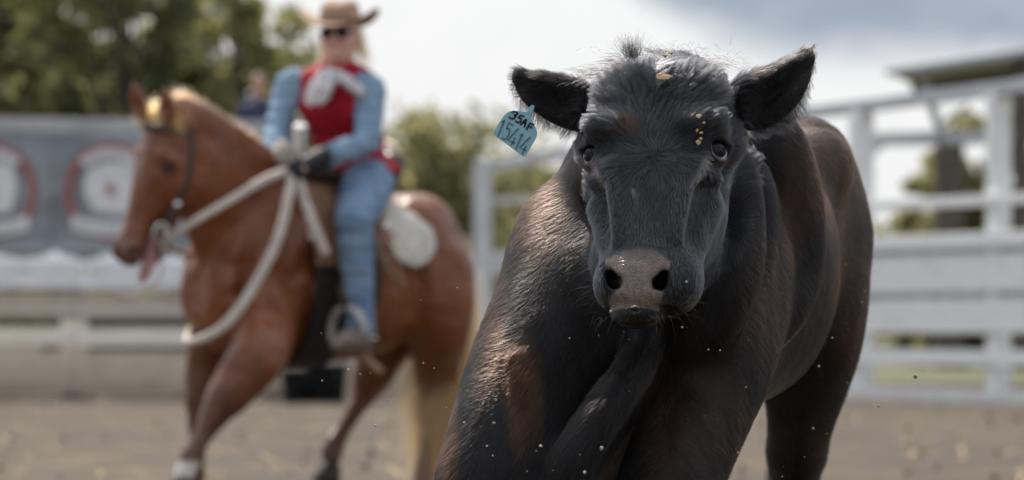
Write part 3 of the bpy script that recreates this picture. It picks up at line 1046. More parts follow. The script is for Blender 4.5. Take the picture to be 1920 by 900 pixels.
def build_horse():
    B = Body(np.arange(-2.05, .25, .011), np.arange(17.45, 19.75, .011), np.arange(-.03, 1.95, .011))
    B.loft(HWP, HTR, TRUNK, k=.03)
    for sg in (-1, 1):
        B.ell(HT(.63, sg * .13, 1.08), (.145, .20, .27), HTR, k=.08)
        B.ell(HT(-.28, sg * .12, .98), (.13, .18, .26), HTR, k=.08)
        B.ell(HT(-.40, sg * .09, .92), (.085, .10, .15), HTR, k=.04)
        B.cone(HT(-.02, sg * .20, 1.25), HT(-.30, sg * .20, .92), .045, .06, k=.03)
        B.cone(HT(-.05, sg * .22, .98), HT(-.28, sg * .20, .84), .07, .07, k=.03)
        B.cone(HT(.52, sg * .24, 1.12), HT(.60, sg * .24, .90), .05, .06, k=.03)
        B.cone(HT(.73, sg * .16, 1.22), HT(.70, sg * .19, .95), .05, .07, k=.03)
    # neck
    B.chain([P(346, 260, 18.02), P(384, 312, 18.12), P(426, 375, 18.28), P(470, 445, 18.45)], [.130, .175, .225, .275], k=.06, n=8, flat=(HSD, .42))
    B.chain([P(318, 208, 17.98), P(360, 222, 18.06), P(420, 258, 18.22), P(480, 305, 18.4), P(545, 345, 18.55)], [.05, .055, .06, .07, .09], k=.06, n=10)
    # head
    B.loft(Q0, QR, [(-.03, .05, -.06, -.14, 2.2), (.03, .082, -.012, -.19, 2.3), (.12, .098, .0, -.245, 2.4), (.20, .103, .004, -.275, 2.4), (.28, .088, .0, -.265, 2.4), (.36, .068, -.008, -.20, 2.4), (.45, .056, -.012, -.135, 2.4),
                    (.54, .058, -.006, -.125, 2.3), (.60, .056, -.016, -.12, 2.2), (.64, .040, -.045, -.10, 2.1)], k=.03)
    B.chain([QL(0, .30, -.20), QL(0, .42, -.205), QL(0, .52, -.20), QL(0, .575, -.185)], [.06, .044, .038, .034], k=.03, n=6)      # dropped lower jaw
    for sg in (-1, 1):
        B.ell(QL(sg * .078, .24, -.19), (.035, .11, .085), QR, k=.05)
        B.cone(QL(sg * .085, .165, -.04), QL(sg * .100, .19, -.085), .022, .022, k=.03)
        B.ell(QL(sg * .104, .205, -.072), (.012, .022, .018), QR, k=.012, sub=True)
        B.ell(QL(sg * .045, .585, -.035), (.030, .04, .03), QR, k=.03)
        B.ell(QL(sg * .066, .592, -.035), (.022, .020, .012), QR, k=.012, sub=True)
        # ears
        tp = (P(309, 166, 17.86), P(249, 157, 18.0))[0 if sg > 0 else 1]
        bs = (P(317, 224, 17.90), P(268, 218, 18.02))[0 if sg > 0 else 1]
        B.chain([bs, bs + (tp - bs) * .35, bs + (tp - bs) * .7, tp], [.030, .036, .026, .005], k=.02, n=7, flat=(QW, .6))
        B.cone(bs + (tp - bs) * .25 + QW * .028, bs + (tp - bs) * .75 + QW * .022, .018, .010, k=.015, sub=True)
    for sg in (-1, 1):                       # grooves between the muscles
        for a, b_, r_ in ((HT(-.36, sg * .215, 1.20), HT(-.41, sg * .165, .92), .020), (HT(-.02, sg * .262, 1.12), HT(-.13, sg * .255, .80), .018), (HT(.46, sg * .29, 1.18), HT(.50, sg * .285, .86), .020),
                          (HT(.72, sg * .27, 1.18), HT(.70, sg * .265, .85), .018), (HT(-.26, sg * .26, 1.02), HT(-.16, sg * .27, .92), .016)):
            B.cone(a, b_, r_, r_, k=.06, sub=True)
    B.cone(P(385, 385, 18.0), P(425, 500, 18.12), .022, .022, k=.06, sub=True)
    # near foreleg, reaching forward
    B.chain([HT(-.22, .13, .86), P(490, 655, 18.02), P(450, 712, 17.96), P(408, 768, 17.92)], [.125, .105, .080, .058], k=.06, n=10)
    B.chain([P(408, 768, 17.92), P(398, 786, 17.91), P(375, 826, 17.88), P(358, 858, 17.86), P(352, 873, 17.85), P(344, 893, 17.83)], [.056, .050, .034, .042, .036, .036], k=.02, n=14)
    # far foreleg
    B.chain([HT(-.30, -.10, .86), P(400, 660, 18.62), P(385, 720, 18.62), P(378, 782, 18.62)], [.12, .098, .070, .055], k=.06, n=8)
    B.chain([P(378, 782, 18.62), P(376, 800, 18.62), P(368, 860, 18.66), P(364, 893, 18.68), P(360, 915, 18.66)], [.052, .046, .032, .042, .037], k=.02, n=12)
    # near hindleg, standing
    B.chain([HT(.70, .15, 1.02), P(822, 600, 18.88), P(822, 670, 18.96), P(812, 735, 19.04)], [.17, .125, .082, .056], k=.07, n=10)
    B.chain([P(812, 735, 19.04), P(805, 765, 19.03), P(799, 830, 19.0), P(796, 885, 18.98), P(793, 912, 18.95)], [.054, .042, .031, .042, .037], k=.02, n=12)
    # far hindleg, swung under the belly
    B.chain([HT(.62, -.12, .98), P(745, 600, 19.2), P(715, 665, 19.15), P(688, 728, 19.2)], [.16, .115, .080, .058], k=.07, n=10)
    B.chain([P(688, 728, 19.2), P(675, 752, 19.17), P(646, 800, 19.1), P(626, 834, 19.05), P(620, 862, 19.02)], [.056, .044, .033, .044, .038], k=.02, n=12)
    # dock
    B.chain([HT(.83, 0, 1.24), HT(.90, 0, 1.18), HT(.93, 0, 1.05), HT(.92, 0, .95)], [.05, .04, .03, .02], k=.03, n=6)
    v, q = B.mesh(smooth=1)
    return v, orient_out(v, q)


def horse_mat():
    m = bpy.data.materials.new('chestnut_coat')
    m.use_nodes = True
    b = NT(m.node_tree)
    tc = b.n('ShaderNodeTexCoord')
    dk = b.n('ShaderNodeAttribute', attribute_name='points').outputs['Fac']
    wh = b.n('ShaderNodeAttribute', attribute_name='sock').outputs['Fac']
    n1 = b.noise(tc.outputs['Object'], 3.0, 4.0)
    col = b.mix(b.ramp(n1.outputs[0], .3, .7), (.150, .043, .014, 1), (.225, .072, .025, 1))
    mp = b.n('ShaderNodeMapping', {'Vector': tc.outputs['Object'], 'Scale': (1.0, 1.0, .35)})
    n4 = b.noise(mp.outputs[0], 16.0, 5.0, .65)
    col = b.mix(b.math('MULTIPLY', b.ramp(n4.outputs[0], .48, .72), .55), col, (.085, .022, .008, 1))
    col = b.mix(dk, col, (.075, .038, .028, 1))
    col = b.mix(wh, col, (.6, .56, .52, 1))
    n2 = b.noise(tc.outputs['Object'], 220.0, 3.0)
    n3 = b.noise(tc.outputs['Object'], 7.0, 5.0, .55)
    bp0 = b.n('ShaderNodeBump', {'Height': n3.outputs[0], 'Strength': .6, 'Distance': .06})
    bp = b.n('ShaderNodeBump', {'Height': n2.outputs[0], 'Strength': .2, 'Distance': .003, 'Normal': bp0.outputs[0]})
    pr = b.n('ShaderNodeBsdfPrincipled', {'Base Color': col, 'Roughness': .32, 'Specular IOR Level': .45, 'Normal': bp.outputs[0], 'Sheen Weight': .0, 'Sheen Tint': (1, .7, .5, 1)})
    out = b.n('ShaderNodeOutputMaterial')
    b.t.links.new(pr.outputs[0], out.inputs[0])
    return m


def hoof_mesh(c, d, tilt=0.0, r=.062):
    """c: coronet centre, d: forward direction of the toe"""
    bm = bmesh.new()
    d = unit(np.array([d[0], d[1], 0.0]))
    s = np.array([-d[1], d[0], 0])
    rings = []
    for (z, k, o) in ((-.085, 1.0, .02), (-.05, .9, .008), (0.0, .68, -.012), (.015, .6, -.015)):
        ring = []
        for t in np.linspace(0, 2 * np.pi, 14, endpoint=False):
            p = d * (math.cos(t) * r * k * 1.1 + o) + s * math.sin(t) * r * k
            zz = z + tilt * (p @ d)
            ring.append(bm.verts.new(Vector(np.asarray(c) + p + HUP * zz)))
        rings.append(ring)
    for i in range(3):
        for j in range(14):
            bm.faces.new((rings[i][j], rings[i][(j + 1) % 14], rings[i + 1][(j + 1) % 14], rings[i + 1][j]))
    bm.faces.new(rings[0][::-1])
    bm.faces.new(rings[-1])
    return bm_mesh('hoof', bm, True)


def strands(base_pts, n, direction_fn, ln, rad, name, mat, parent, spread=.015, k=6, seed=5, bend=(0, 0, -.6)):
    rng = np.random.default_rng(seed)
    bp = spline(base_pts, 400)
    f = rng.uniform(0, 1, n)
    b = bp[(f * 399).astype(int)] + rng.normal(0, spread, (n, 3))
    d = unit(direction_fn(f) + rng.normal(0, .12, (n, 3)))
    L = np.asarray(ln(f)) * rng.uniform(.6, 1.1, n)
    t = np.linspace(0, 1, k)[None, :, None]
    p = b[:, None] + L[:, None, None] * (t * d[:, None] + t * t * np.asarray(bend)[None, None])
    p = p + (lumpy(b, 9.0, seed)[:, None] * t ** 2) * .05
    return hair_curves(name, None, p, rad, mat, parent)


def make_horse():
    v, q = build_horse()
    root = empty('horse', HT(.2, 0, 0), 'chestnut horse with a flaxen mane trotting under the rider in the red vest', 'horse')
    me = np_mesh('body', v, q)
    px, py = to_px(v)
    x = (v - Q0) @ QX
    u = (v - Q0) @ QU
    w = (v - Q0) @ QW
    hd = (np.abs(x) < .16) & (u > -.2) & (u < .68) & (w > -.30) & (v[:, 1] < 18.4)
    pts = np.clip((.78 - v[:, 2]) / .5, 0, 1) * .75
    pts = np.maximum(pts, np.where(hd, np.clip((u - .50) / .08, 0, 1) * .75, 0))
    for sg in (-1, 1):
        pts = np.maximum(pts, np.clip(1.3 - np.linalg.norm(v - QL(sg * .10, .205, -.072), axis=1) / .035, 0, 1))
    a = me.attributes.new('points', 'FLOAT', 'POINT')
    a.data.foreach_set('value', pts.astype(np.float32))
    sock = np.where((px < 400) & (v[:, 1] < 18.2), np.clip((py - 862) / 8, 0, 1), 0)
    star = np.where(hd & (w > -.03), np.clip(1.2 - np.hypot(x / .022, (u - .2) / .10), 0, 1) * .25, 0)
    a = me.attributes.new('sock', 'FLOAT', 'POINT')
    a.data.foreach_set('value', np.maximum(sock, star).astype(np.float32))
    link('body', me, root, horse_mat())
    em = principled('horse_eye', (.012, .008, .006), .1, .5)
    for sg in (-1, 1):
        bm = bmesh.new()
        bmesh.ops.create_uvsphere(bm, u_segments=16, v_segments=10, radius=.023, matrix=Matrix.Translation(Vector(QL(sg * .090, .205, -.072))))
        link('eye', bm_mesh('eye', bm, True), root, em)
    hm = principled('black_hoof', (.025, .022, .02), .45)
    fwd = -HAX
    for c, t in ((P(340, 902, 17.82), .25), (P(359, 925, 18.65), .0), (P(791, 920, 18.93), 0), (P(617, 874, 19.0), .25)):
        link('hoof', hoof_mesh(c, fwd, t), root, hm)
    # tongue lolling out over the bit
    tg = [QL(.01, .47, -.135), QL(.02, .54, -.150), QL(.025, .60, -.155), QL(.025, .655, -.150), QL(.02, .695, -.146)]
    link('tongue', tube_mesh('tongue', tg, [.020, .026, .030, .026, .010], 12, .4, 16), root, principled('tongue', (.42, .22, .21), .35, var=(.36, .17, .16), scale=30))
    # mane, forelock and tail
    mm = hair_mat('flaxen_mane', (.34, .13, .045), .35, .4, var=(.22, .08, .03), scale=9)
    crest = [QL(0, -.04, -.10), P(345, 204, 18.03), P(400, 236, 18.17), P(450, 275, 18.3), P(500, 312, 18.44)]
    strands(crest, 7500, lambda f: np.tile(-HSD * .25 + HUP * .45 + HAX * .25, (len(f), 1)), lambda f: .15 + .05 * np.sin(f * 9), .0011, 'mane', mm, root, .02, bend=(-.1, .1, -.75))
    strands([QL(-.075, -.02, -.05), QL(.0, -.045, -.06), QL(.075, -.02, -.05)], 1300, lambda f: np.tile(QW * .40 + QU * .75, (len(f), 1)) + QX[None] * (f - .5)[:, None] * 1.2, lambda f: .10 + f * 0, .0012, 'forelock', hair_mat('gold_forelock', (.50, .19, .04), .35, .4, var=(.36, .12, .03), scale=30), root, .02, bend=tuple(QU * .35))
    tail = [HT(.85, 0, 1.20), HT(.91, 0, 1.12), HT(.92, 0, 1.0), HT(.91, 0, .9)]
    strands(tail, 7000, lambda f: np.tile(HAX * .06 - HUP * 1.0 + HSD * .05, (len(f), 1)), lambda f: .66 + .12 * f, .0018, 'tail', hair_mat('flaxen_tail', (.37, .155, .05), .4, .5, var=(.26, .10, .035), scale=7), root, .03, bend=(-.12, -.1, -.2))
    return root


def trunk_shell(name, mat, parent, keep, g0, g1, ds=.012, z0=.6, z1=1.5, s0=-.5, s1=1.0, both=True):
    """a sheet that follows the horse's side, g0 to g1 above the hide, where keep(s, z) is true: leather and felt laid on the horse"""
    verts, faces = [], []
    t = np.array(TRUNK)
    for sg in ((1, -1) if both else (1,)):
        ss = np.arange(s0, s1, ds)
        an = np.linspace(-.5 * np.pi, .5 * np.pi, 130)
        S, A = np.meshgrid(ss, an, indexing='ij')
        H, T_, B_, N = [np.interp(S, t[:, 0], t[:, i]) for i in (1, 2, 3, 4)]
        C, HH = (T_ + B_) / 2, (T_ - B_) / 2

        def surf(g):
            ca, sa = np.cos(A), np.sin(A)
            l = np.sign(ca) * np.abs(ca) ** (2 / N) * (H + g + .02)
            z = C + np.sign(sa) * np.abs(sa) ** (2 / N) * (HH + g)
            return HWP + HAX * S[..., None] + HSD * (sg * l)[..., None] + HUP * z[..., None], z
        po, zo = surf(g1)
        pi, _ = surf(g0)
        K = keep(S, zo)
        base = len(verts)
        n, m = S.shape
        verts.extend(po.reshape(-1, 3))
        off = n * m
        verts.extend(pi.reshape(-1, 3))
        cell = K[:-1, :-1] & K[1:, :-1] & K[1:, 1:] & K[:-1, 1:]
        for i, j in zip(*np.where(cell)):
            c = [base + i * m + j, base + (i + 1) * m + j, base + (i + 1) * m + j + 1, base + i * m + j + 1]
            faces.append(c)
            faces.append([k + off for k in c[::-1]])
            for (di, dj, e0, e1) in ((-1, 0, c[0], c[3]), (1, 0, c[2], c[1]), (0, -1, c[1], c[0]), (0, 1, c[3], c[2])):
                ii, jj = i + di, j + dj
                if not (0 <= ii < n - 1 and 0 <= jj < m - 1 and cell[ii, jj]):
                    faces.append([e0, e1, e1 + off, e0 + off])
    verts = np.array(verts)
    faces = np.array(faces)
    used, inv = np.unique(faces, return_inverse=True)
    return link(name, np_mesh(name, verts[used], inv.reshape(faces.shape)), parent, mat)


def tube(name, pts, r, mat, parent, sides=10, flat=1.0, n=None):
    return link(name, tube_mesh(name, pts, r, sides, flat, n), parent, mat)


def ring_mesh(name, c, nrm, R, r, mat, parent, n=24, m=8):
    n0 = unit(np.asarray(nrm, float))
    a = unit(np.cross(n0, [0.2, .1, 1]))
    b = np.cross(n0, a)
    t = np.linspace(0, 2 * np.pi, n + 1)
    pts = np.asarray(c) + R * (np.cos(t)[:, None] * a + np.sin(t)[:, None] * b)
    return link(name, tube_mesh(name, pts, r, m), parent, mat)


def sdf_obj(name, B, mat, parent, smooth=1, wrinkle=0.0):
    v, q = B.mesh(smooth=smooth)
    if wrinkle:                              # cloth folds
        q = orient_out(v, q)
        n = lumpy(v * np.array([1, 1, 2.2]), 13.0, 61)[:, 0]
        v = v + Body.vnormals(v, q) * (wrinkle * (1 - 2.2 * np.abs(n)).clip(-.6, 1))[:, None]
    return link(name, np_mesh(name, v, orient_out(v, q)), parent, mat)


def make_tack():
    dark = principled('dark_saddle_leather', (.030, .018, .012), .45, .4, var=(.05, .03, .02), scale=12, bump=.2, bscale=80)
    tan = principled('tan_saddle_leather', (.20, .10, .055), .5, .35, var=(.28, .16, .10), scale=14, bump=.25, bscale=60)
    silver = principled('silver_fittings', (.62, .62, .60), .25, .5, 1.0)
    white = principled('white_wool_pad', (.72, .69, .63), .9, .2, var=(.50, .46, .40), scale=26, bump=.7, bscale=70, bdist=.02)
    dull = principled('dull_stirrup_metal', (.30, .29, .28), .35, .5, 1.0)
    wrap = principled('white_rubber_wrap', (.74, .73, .72), .6, .3, bump=.3, bscale=50)
    rope = principled('pale_rein_leather', (.42, .36, .31), .65, .3, var=(.52, .46, .41), scale=16, bump=.3, bscale=90)
    # ---- saddle
    r = empty('saddle', HT(.25, 0, 1.42), 'dark western saddle with a white wrapped horn on the chestnut horse', 'saddle')
    S = Body(np.arange(-1.3, -.35, .009), np.arange(18.1, 19.4, .009), np.arange(1.2, 1.8, .009))
    S.loft(HWP, HTR, [(-.06, .15, 1.50, 1.38, 2.4), (.05, .20, 1.50, 1.38, 2.4), (.2, .20, 1.46, 1.36, 2.4), (.38, .20, 1.47, 1.34, 2.4), (.47, .17, 1.50, 1.36, 2.4)], k=.02)
    S.ell(HT(-.02, 0, 1.49), (.17, .055, .075), HTR, k=.04)
    S.cone(HT(.45, -.15, 1.49), HT(.45, .15, 1.49), .055, .055, k=.04)
    S.cone(HT(.47, -.09, 1.53), HT(.47, .09, 1.53), .045, .045, k=.04)
    S.ell(HT(.22, 0, 1.55), (.13, .16, .10), HTR, k=.03, sub=True)
    sdf_obj('seat', S, dark, r)
    tube('cantle_binding', [HT(.47, -.18, 1.47), HT(.49, -.12, 1.565), HT(.50, 0, 1.59), HT(.49, .12, 1.565), HT(.47, .18, 1.47)], .016, principled('rawhide_binding', (.55, .47, .36), .5), r, n=24)
    hc = P(560, 300, 18.42)
    ht = P(563, 240, 18.36)
    tube('horn', [hc + (hc - ht) * .4, hc, hc * .5 + ht * .5, ht, ht + (ht - hc) * .08], [.028, .024, .024, .030, .028], wrap, r, 14, 1.0, 18)
    trunk_shell('skirt', tan, r, lambda s, z: (s > -.08) & (s < .33 - .06 * np.clip((1.12 - z) / .1, 0, 1) ** 2) & (z > 1.03) & (z < 1.46), .022, .036)
    trunk_shell('fender', dark, r, lambda s, z: (np.abs(s - .16 - (1.3 - z) * .02) < .075) & (z > .86) & (z < 1.40), .045, .06)
    for k in range(3):
        bm = bmesh.new()
        c = HT(.29, trunk_half_width(.29, 1.30 - k * .09) + .06, 1.30 - k * .09)
        bmesh.ops.create_uvsphere(bm, u_segments=12, v_segments=8, radius=.026, matrix=Matrix.Translation(Vector(c)))
        link('concho', bm_mesh('concho', bm, True), r, silver)
    # stirrup: broad metal-bound loop at the boot
    for sg, c in ((1, P(652, 622, 18.22)), (-1, HT(.12, -.42, .80))):
        f = unit(np.array([-.45, -.9, 0]))
        s = np.array([-f[1], f[0], 0])
        if sg < 0:
            c = np.asarray(c)
        a = np.linspace(-.5, 3.64, 22)
        pts = np.array([c + s * (.078 * math.cos(t)) + HUP * (.105 * math.sin(t)) for t in a])
        pts = np.vstack([pts, pts[:1]])
        link('stirrup', tube_mesh('stirrup', pts, .022, 10, .4), r, dull)
        tube('stirrup_leather', [c + HUP * .10, c + HUP * .2 - HSD * .02 * sg, HT(.17, sg * (trunk_half_width(.17, 1.0) + .06), 1.0)], .024, dark, r, 8, .3, 10)
    # saddle strings
    for a_, b_, c_ in (((700, 395), (735, 470), (758, 548)), ((694, 400), (716, 480), (752, 540)), ((655, 640), (680, 668), (716, 700))):
        y = 18.42 if a_[1] < 600 else 18.3
        tube('saddle_string', [P(*a_, y), P(*b_, y - .06), P(*c_, y - .05)], .011 if a_[1] < 600 else .02, tan, r, 8, .5, 12)
    # ---- pad under the saddle
    p = empty('saddle_pad', HT(.5, .2, 1.3), 'white woolly saddle pad with a rounded corner behind the rider', 'saddle pad')
    trunk_shell('felt', white, p, lambda s, z: (((s - .44) / .15) ** 2 + ((z - 1.17) / .135) ** 2 < 1) | ((s > -.10) & (s < .45) & (z > 1.14) & (z < 1.45)), .002, .020)
    trunk_shell('girth', principled('black_girth', (.018, .014, .013), .8, var=(.03, .025, .02), scale=30), r, lambda s, z: (s > -.07) & (s < .14) & (z < 1.1), .006, .022, z0=.5)
    # ---- bridle
    b = empty('bridle', QL(0, .2, 0), 'dark leather bridle with silver bit on the chestnut horse', 'bridle')
    hw = lambda u: np.interp(u, [.0, .05, .12, .2, .28, .36, .45, .5], [.088, .098, .112, .118, .108, .088, .076, .072])
    for sg in (1, -1):
        tube('cheekpiece', [QL(sg * .085, -.02, -.13), QL(sg * hw(.1), .10, -.15), QL(sg * hw(.2), .20, -.165), QL(sg * hw(.3), .32, -.165), QL(sg * hw(.4) * .95, .43, -.15)], .020, dark, b, 8, .4, 20)
        ring_mesh('bit_ring', QL(sg * .074, .475, -.145), QX, .042, .0075, silver, b)
        tube('bit_shank', [QL(sg * .078, .44, -.15), QL(sg * .080, .50, -.165), QL(sg * .080, .565, -.195)], .009, silver, b, 8, 1.0, 10)
        bm = bmesh.new()
        bmesh.ops.create_uvsphere(bm, u_segments=12, v_segments=8, radius=.02, matrix=Matrix.Translation(Vector(QL(sg * (hw(.33) + .008), .345, -.163))))
        link('concho', bm_mesh('concho', bm, True), b, silver)
    tube('browband', [QL(-.095, .04, -.13), QL(-.085, .05, -.03), QL(0, .055, .012), QL(.085, .05, -.03), QL(.095, .04, -.13)], .019, dark, b, 8, .4, 20)
    tube('crownpiece', [QL(-.085, -.02, -.13), QL(-.05, -.055, -.125), QL(0, -.062, -.12), QL(.05, -.055, -.125), QL(.085, -.02, -.13)], .014, dark, b, 8, .4, 16)
    tube('throatlatch', [QL(.085, -.02, -.14), QL(.098, .10, -.24), QL(.075, .20, -.315), QL(0, .24, -.335), QL(-.075, .20, -.315), QL(-.098, .10, -.24), QL(-.085, -.02, -.14)], .010, dark, b, 8, .5, 26)
    # ---- reins
    e = empty('reins', P(450, 370, 18.0), 'pale thick reins looping from the bit to the rider\'s gloved hand', 'reins')
    bit = QL(.082, .50, -.165)
    tube('near_rein', [bit, P(365, 415, 17.86), P(430, 376, 17.92), P(500, 335, 18.02), P(555, 315, 18.13)], [.014, .017, .018, .020, .019], rope, e, 10, .5, 30)
    tube('bight', [P(548, 318, 18.10), P(540, 375, 18.02), P(522, 445, 17.94), P(486, 520, 17.88), P(440, 590, 17.84), P(395, 628, 17.82), P(356, 640, 17.92), P(352, 632, 18.25), P(366, 600, 18.52), P(372, 540, 18.5), P(352, 480, 18.35), QL(-.082, .50, -.165)],
         [.019, .021, .022, .022, .022, .021, .020, .019, .017, .016, .014, .012], rope, e, 10, .55, 60)
    tube('rein_tail', [P(556, 325, 18.10), P(572, 378, 18.08), P(590, 425, 18.05), P(612, 478, 18.04)], [.019, .022, .022, .020], rope, e, 10, .45, 20)
    # get-down cord, thin, drooping from the bit
    c = empty('cord', P(300, 540, 18.1), 'thin pale cord drooping from the horse\'s bit to its chest', 'cord')
    tube('strand', [QL(.08, .52, -.16), P(300, 520, 17.95), P(262, 545, 18.0), P(215, 553, 18.05), P(262, 556, 18.1), P(320, 545, 18.2)], .005, rope, c, 6, 1.0, 30)


make_horse()
make_tack()
# ------------------------------------------------------------------ the rider
def build_person(S, spec, h=.009):
    pass


def make_rider():
    D = 18.66
    root = empty('person', HT(.25, 0, 1.42), 'rider in a tan wide-brimmed hat, red vest and blue denim holding the reins', 'person')
    skin = principled('skin', (.66, .38, .30), .5, .35, var=(.72, .44, .35), scale=14)
    denim = principled('denim_shirt', (.17, .27, .38), .85, .2, var=(.23, .33, .44), scale=18, bump=.5, bscale=35, bdist=.012)
    jean = principled('blue_jeans', (.13, .205, .32), .85, .2, var=(.20, .28, .39), scale=9, bump=.4, bscale=30, bdist=.01)
    red = principled('red_vest', (.36, .006, .022), .75, .25, var=(.28, .004, .016), scale=10, bump=.5, bscale=22, bdist=.02)
    felt = principled('tan_hat_felt', (.36, .25, .18), .85, .2, var=(.31, .21, .15), scale=8)
    black = principled('black_glove', (.018, .018, .022), .6, .3)
    cream = principled('cream_glove', (.46, .41, .35), .75, .3)
    # joints
    pel, wai, che, nkb = P(668, 335, 18.62), P(652, 262, 18.62), P(642, 195, 18.60), P(636, 140, 18.60)
    chn, crn = P(635, 104, 18.54), P(637, 38, 18.58)
    hdc = P(637, 68, 18.56)
    shR, shL = P(546, 160, 18.64), P(693, 168, 18.50)
    elR, wrR = P(521, 236, 18.56), P(508, 288, 18.42)
    elL, wrL = P(691, 266, 18.38), P(588, 303, 18.20)
    haR, haL = P(532, 290, 18.36), P(556, 318, 18.13)
    hpL, hpR = P(690, 345, 18.52), P(640, 345, 18.78)
    knL, anL = P(664, 412, 18.24), P(676, 592, 18.26)
    knR, anR = HT(.12, -.40, 1.25), HT(.16, -.42, .88)
    grid = lambda: Body(np.arange(-1.30, -.40, .0085), np.arange(17.95, 19.25, .0085), np.arange(.55, 2.12, .0085))

    def arms(B, g, k):
        B.chain([che + (shR - che) * .55, shR, shR * .5 + elR * .5, elR], [.055 + g, .050 + g, .041 + g, .037 + g], k, 8)
        B.chain([elR, elR * .5 + wrR * .5, wrR], [.037 + g, .035 + g, .028 + g], .015, 6)
        B.chain([che + (shL - che) * .55, shL, shL * .5 + elL * .5, elL], [.055 + g, .050 + g, .042 + g, .038 + g], k, 8)
        B.chain([elL, elL * .5 + wrL * .5, wrL], [.038 + g, .036 + g, .029 + g], .015, 6)

    tw = unit(shL - shR)
    fr = unit(np.cross(tw, HUP))
    if fr[1] > 0:
        fr = -fr
    TR = np.stack([tw, fr, np.cross(tw, fr)])

    def torso(B, g, k=.05):
        B.ell(pel, (.165 + g, .12 + g, .10 + g), TR, k)
        B.ell(wai, (.135 + g, .098 + g, .11 + g), TR, k)
        B.ell(che, (.16 + g, .112 + g, .13 + g), TR, k)
        B.ell(che + HUP * .075, (.155 + g, .09 + g, .06 + g), TR, k)
        B.ell(che + fr * .06 - HUP * .02, (.13 + g, .07 + g, .07 + g), TR, k)

    # ---- one continuous body
    B = grid()
    torso(B, 0)
    B.chain([nkb, nkb * .5 + chn * .5 + np.array([0, .02, 0]), hdc], [.062, .055, .058], .03, 4)
    arms(B, 0, .04)
    B.chain([pel, hpL, hpL * .5 + knL * .5, knL], [.10, .095, .082, .060], .03, 8)
    B.chain([knL, knL * .55 + anL * .45, anL], [.060, .055, .036], .02, 6)
    B.chain([pel, hpR, hpR * .5 + knR * .5, knR], [.10, .095, .082, .060], .03, 8)
    B.chain([knR, knR * .55 + anR * .45, anR], [.060, .055, .036], .02, 6)
    # head with brow, nose, cheeks, lips, chin, ears
    face = unit(np.array([-.22, -1, -.05]))
    fx = unit(np.cross(HUP, face))
    if fx[0] < 0:
        fx = -fx
    fu = np.cross(fx, face)
    if fu[2] < 0:
        fu = -fu
    FR = np.stack([fx, face, fu])

    def F(x, y, z):
        return hdc + fx * x + face * y + fu * z
    B.ell(F(0, -.005, .025), (.074, .092, .095), FR, .03)
    B.ell(F(0, .022, -.055), (.054, .062, .058), FR, .03)
    B.ell(F(0, .072, -.088), (.022, .018, .016), FR, .02)
    B.cone(F(0, .088, .018), F(0, .108, -.022), .010, .014, .014)
    for sg in (-1, 1):
        B.ell(F(sg * .013, .100, -.026), (.009, .010, .008), FR, .01)
        B.ell(F(sg * .038, .070, -.022), (.022, .018, .018), FR, .02)
        B.cone(F(sg * .012, .086, .030), F(sg * .045, .074, .030), .009, .009, .015)
        B.ell(F(sg * .031, .088, .012), (.014, .010, .009), FR, .012, sub=True)
        B.ell(F(sg * .076, -.002, -.012), (.010, .022, .032), FR, .01)
    B.cone(F(-.020, .088, -.056), F(.020, .088, -.056), .006, .006, .008)
    B.cone(F(-.018, .087, -.066), F(.018, .087, -.066), .007, .007, .008)
    B.cone(F(-.022, .098, -.061), F(.022, .098, -.061), .003, .003, .004, sub=True)
    # bare hands inside the gloves
    B.ell(haR, (.040, .040, .025), None, .02)
    B.cone(wrR, haR, .028, .03, .02)
    B.ell(haL, (.040, .040, .03), None, .02)
    B.cone(wrL, haL, .029, .03, .02)
    sdf_obj('body', B, skin, root)
    # ---- shirt sleeves and collar, vest, jeans
    S = grid()
    arms(S, .012, .03)
    torso(S, .006)
    for c in (elR, elL):
        S.ell(c + HUP * .03, (.054, .054, .012), None, .02)
    S.cone(wrL * .9 + elL * .1, wrL, .046, .048, .02)
    S.cone(wrR * .9 + elR * .1, wrR, .045, .047, .02)
    S.cut(lambda X, Y, Z: (che[2] - .10) - Z + 0 * X + 0 * Y - np.where((np.hypot(X - elR[0], Y - elR[1]) < .16) | (np.hypot(X - elL[0], Y - elL[1]) < .22) | (X < -1.02), 9, 0), pel - np.array([.45, .7, .3]), che + np.array([.4, .5, .3]))
    sdf_obj('shirt', S, denim, root, wrinkle=.0045)
    V = grid()
    torso(V, .030)
    V.cone(nkb + HUP * .01, nkb - HUP * .05, .085, .10, .03)
    V.cone(che + (shR - che) * .5 + HUP * .04, che + (shL - che) * .5 + HUP * .04, .085, .085, .04)
    V.ell(pel + HUP * .03, (.19, .145, .09), TR, .05)
    for c, e in ((shR, elR), (shL, elL)):
        o = unit(c - che)
        V.ell(c + o * .03 - HUP * .015, (.058, .13, .105), np.stack([o, unit(np.cross(HUP, o)), HUP]), .015, sub=True)
    V.ell(nkb + fr * .02 + HUP * .05, (.062, .062, .07), None, .01, sub=True)
    V.cut(lambda X, Y, Z: (pel[2] + .022) - Z + 0 * X + 0 * Y, pel - np.array([.35, .35, .3]), pel + np.array([.35, .35, .1]))
    sdf_obj('vest', V, red, root, wrinkle=.004)
    tube('vest_zip', [che + fr * .155 + HUP * .08, che + fr * .165, wai + fr * .128, pel + fr * .16 + HUP * .02], .006, principled('vest_zip', (.15, .01, .02), .4), root, 8, 1, 16)
    J = grid()
    J.ell(pel, (.175, .13, .10), TR, .04)
    for hp, kn, an in ((hpL, knL, anL), (hpR, knR, anR)):
        J.chain([pel, hp, hp * .5 + kn * .5, kn], [.108, .108, .096, .076], .03, 8)
        J.chain([kn, kn * .55 + an * .45, an, an - HUP * .05], [.076, .069, .056, .060], .02, 7)
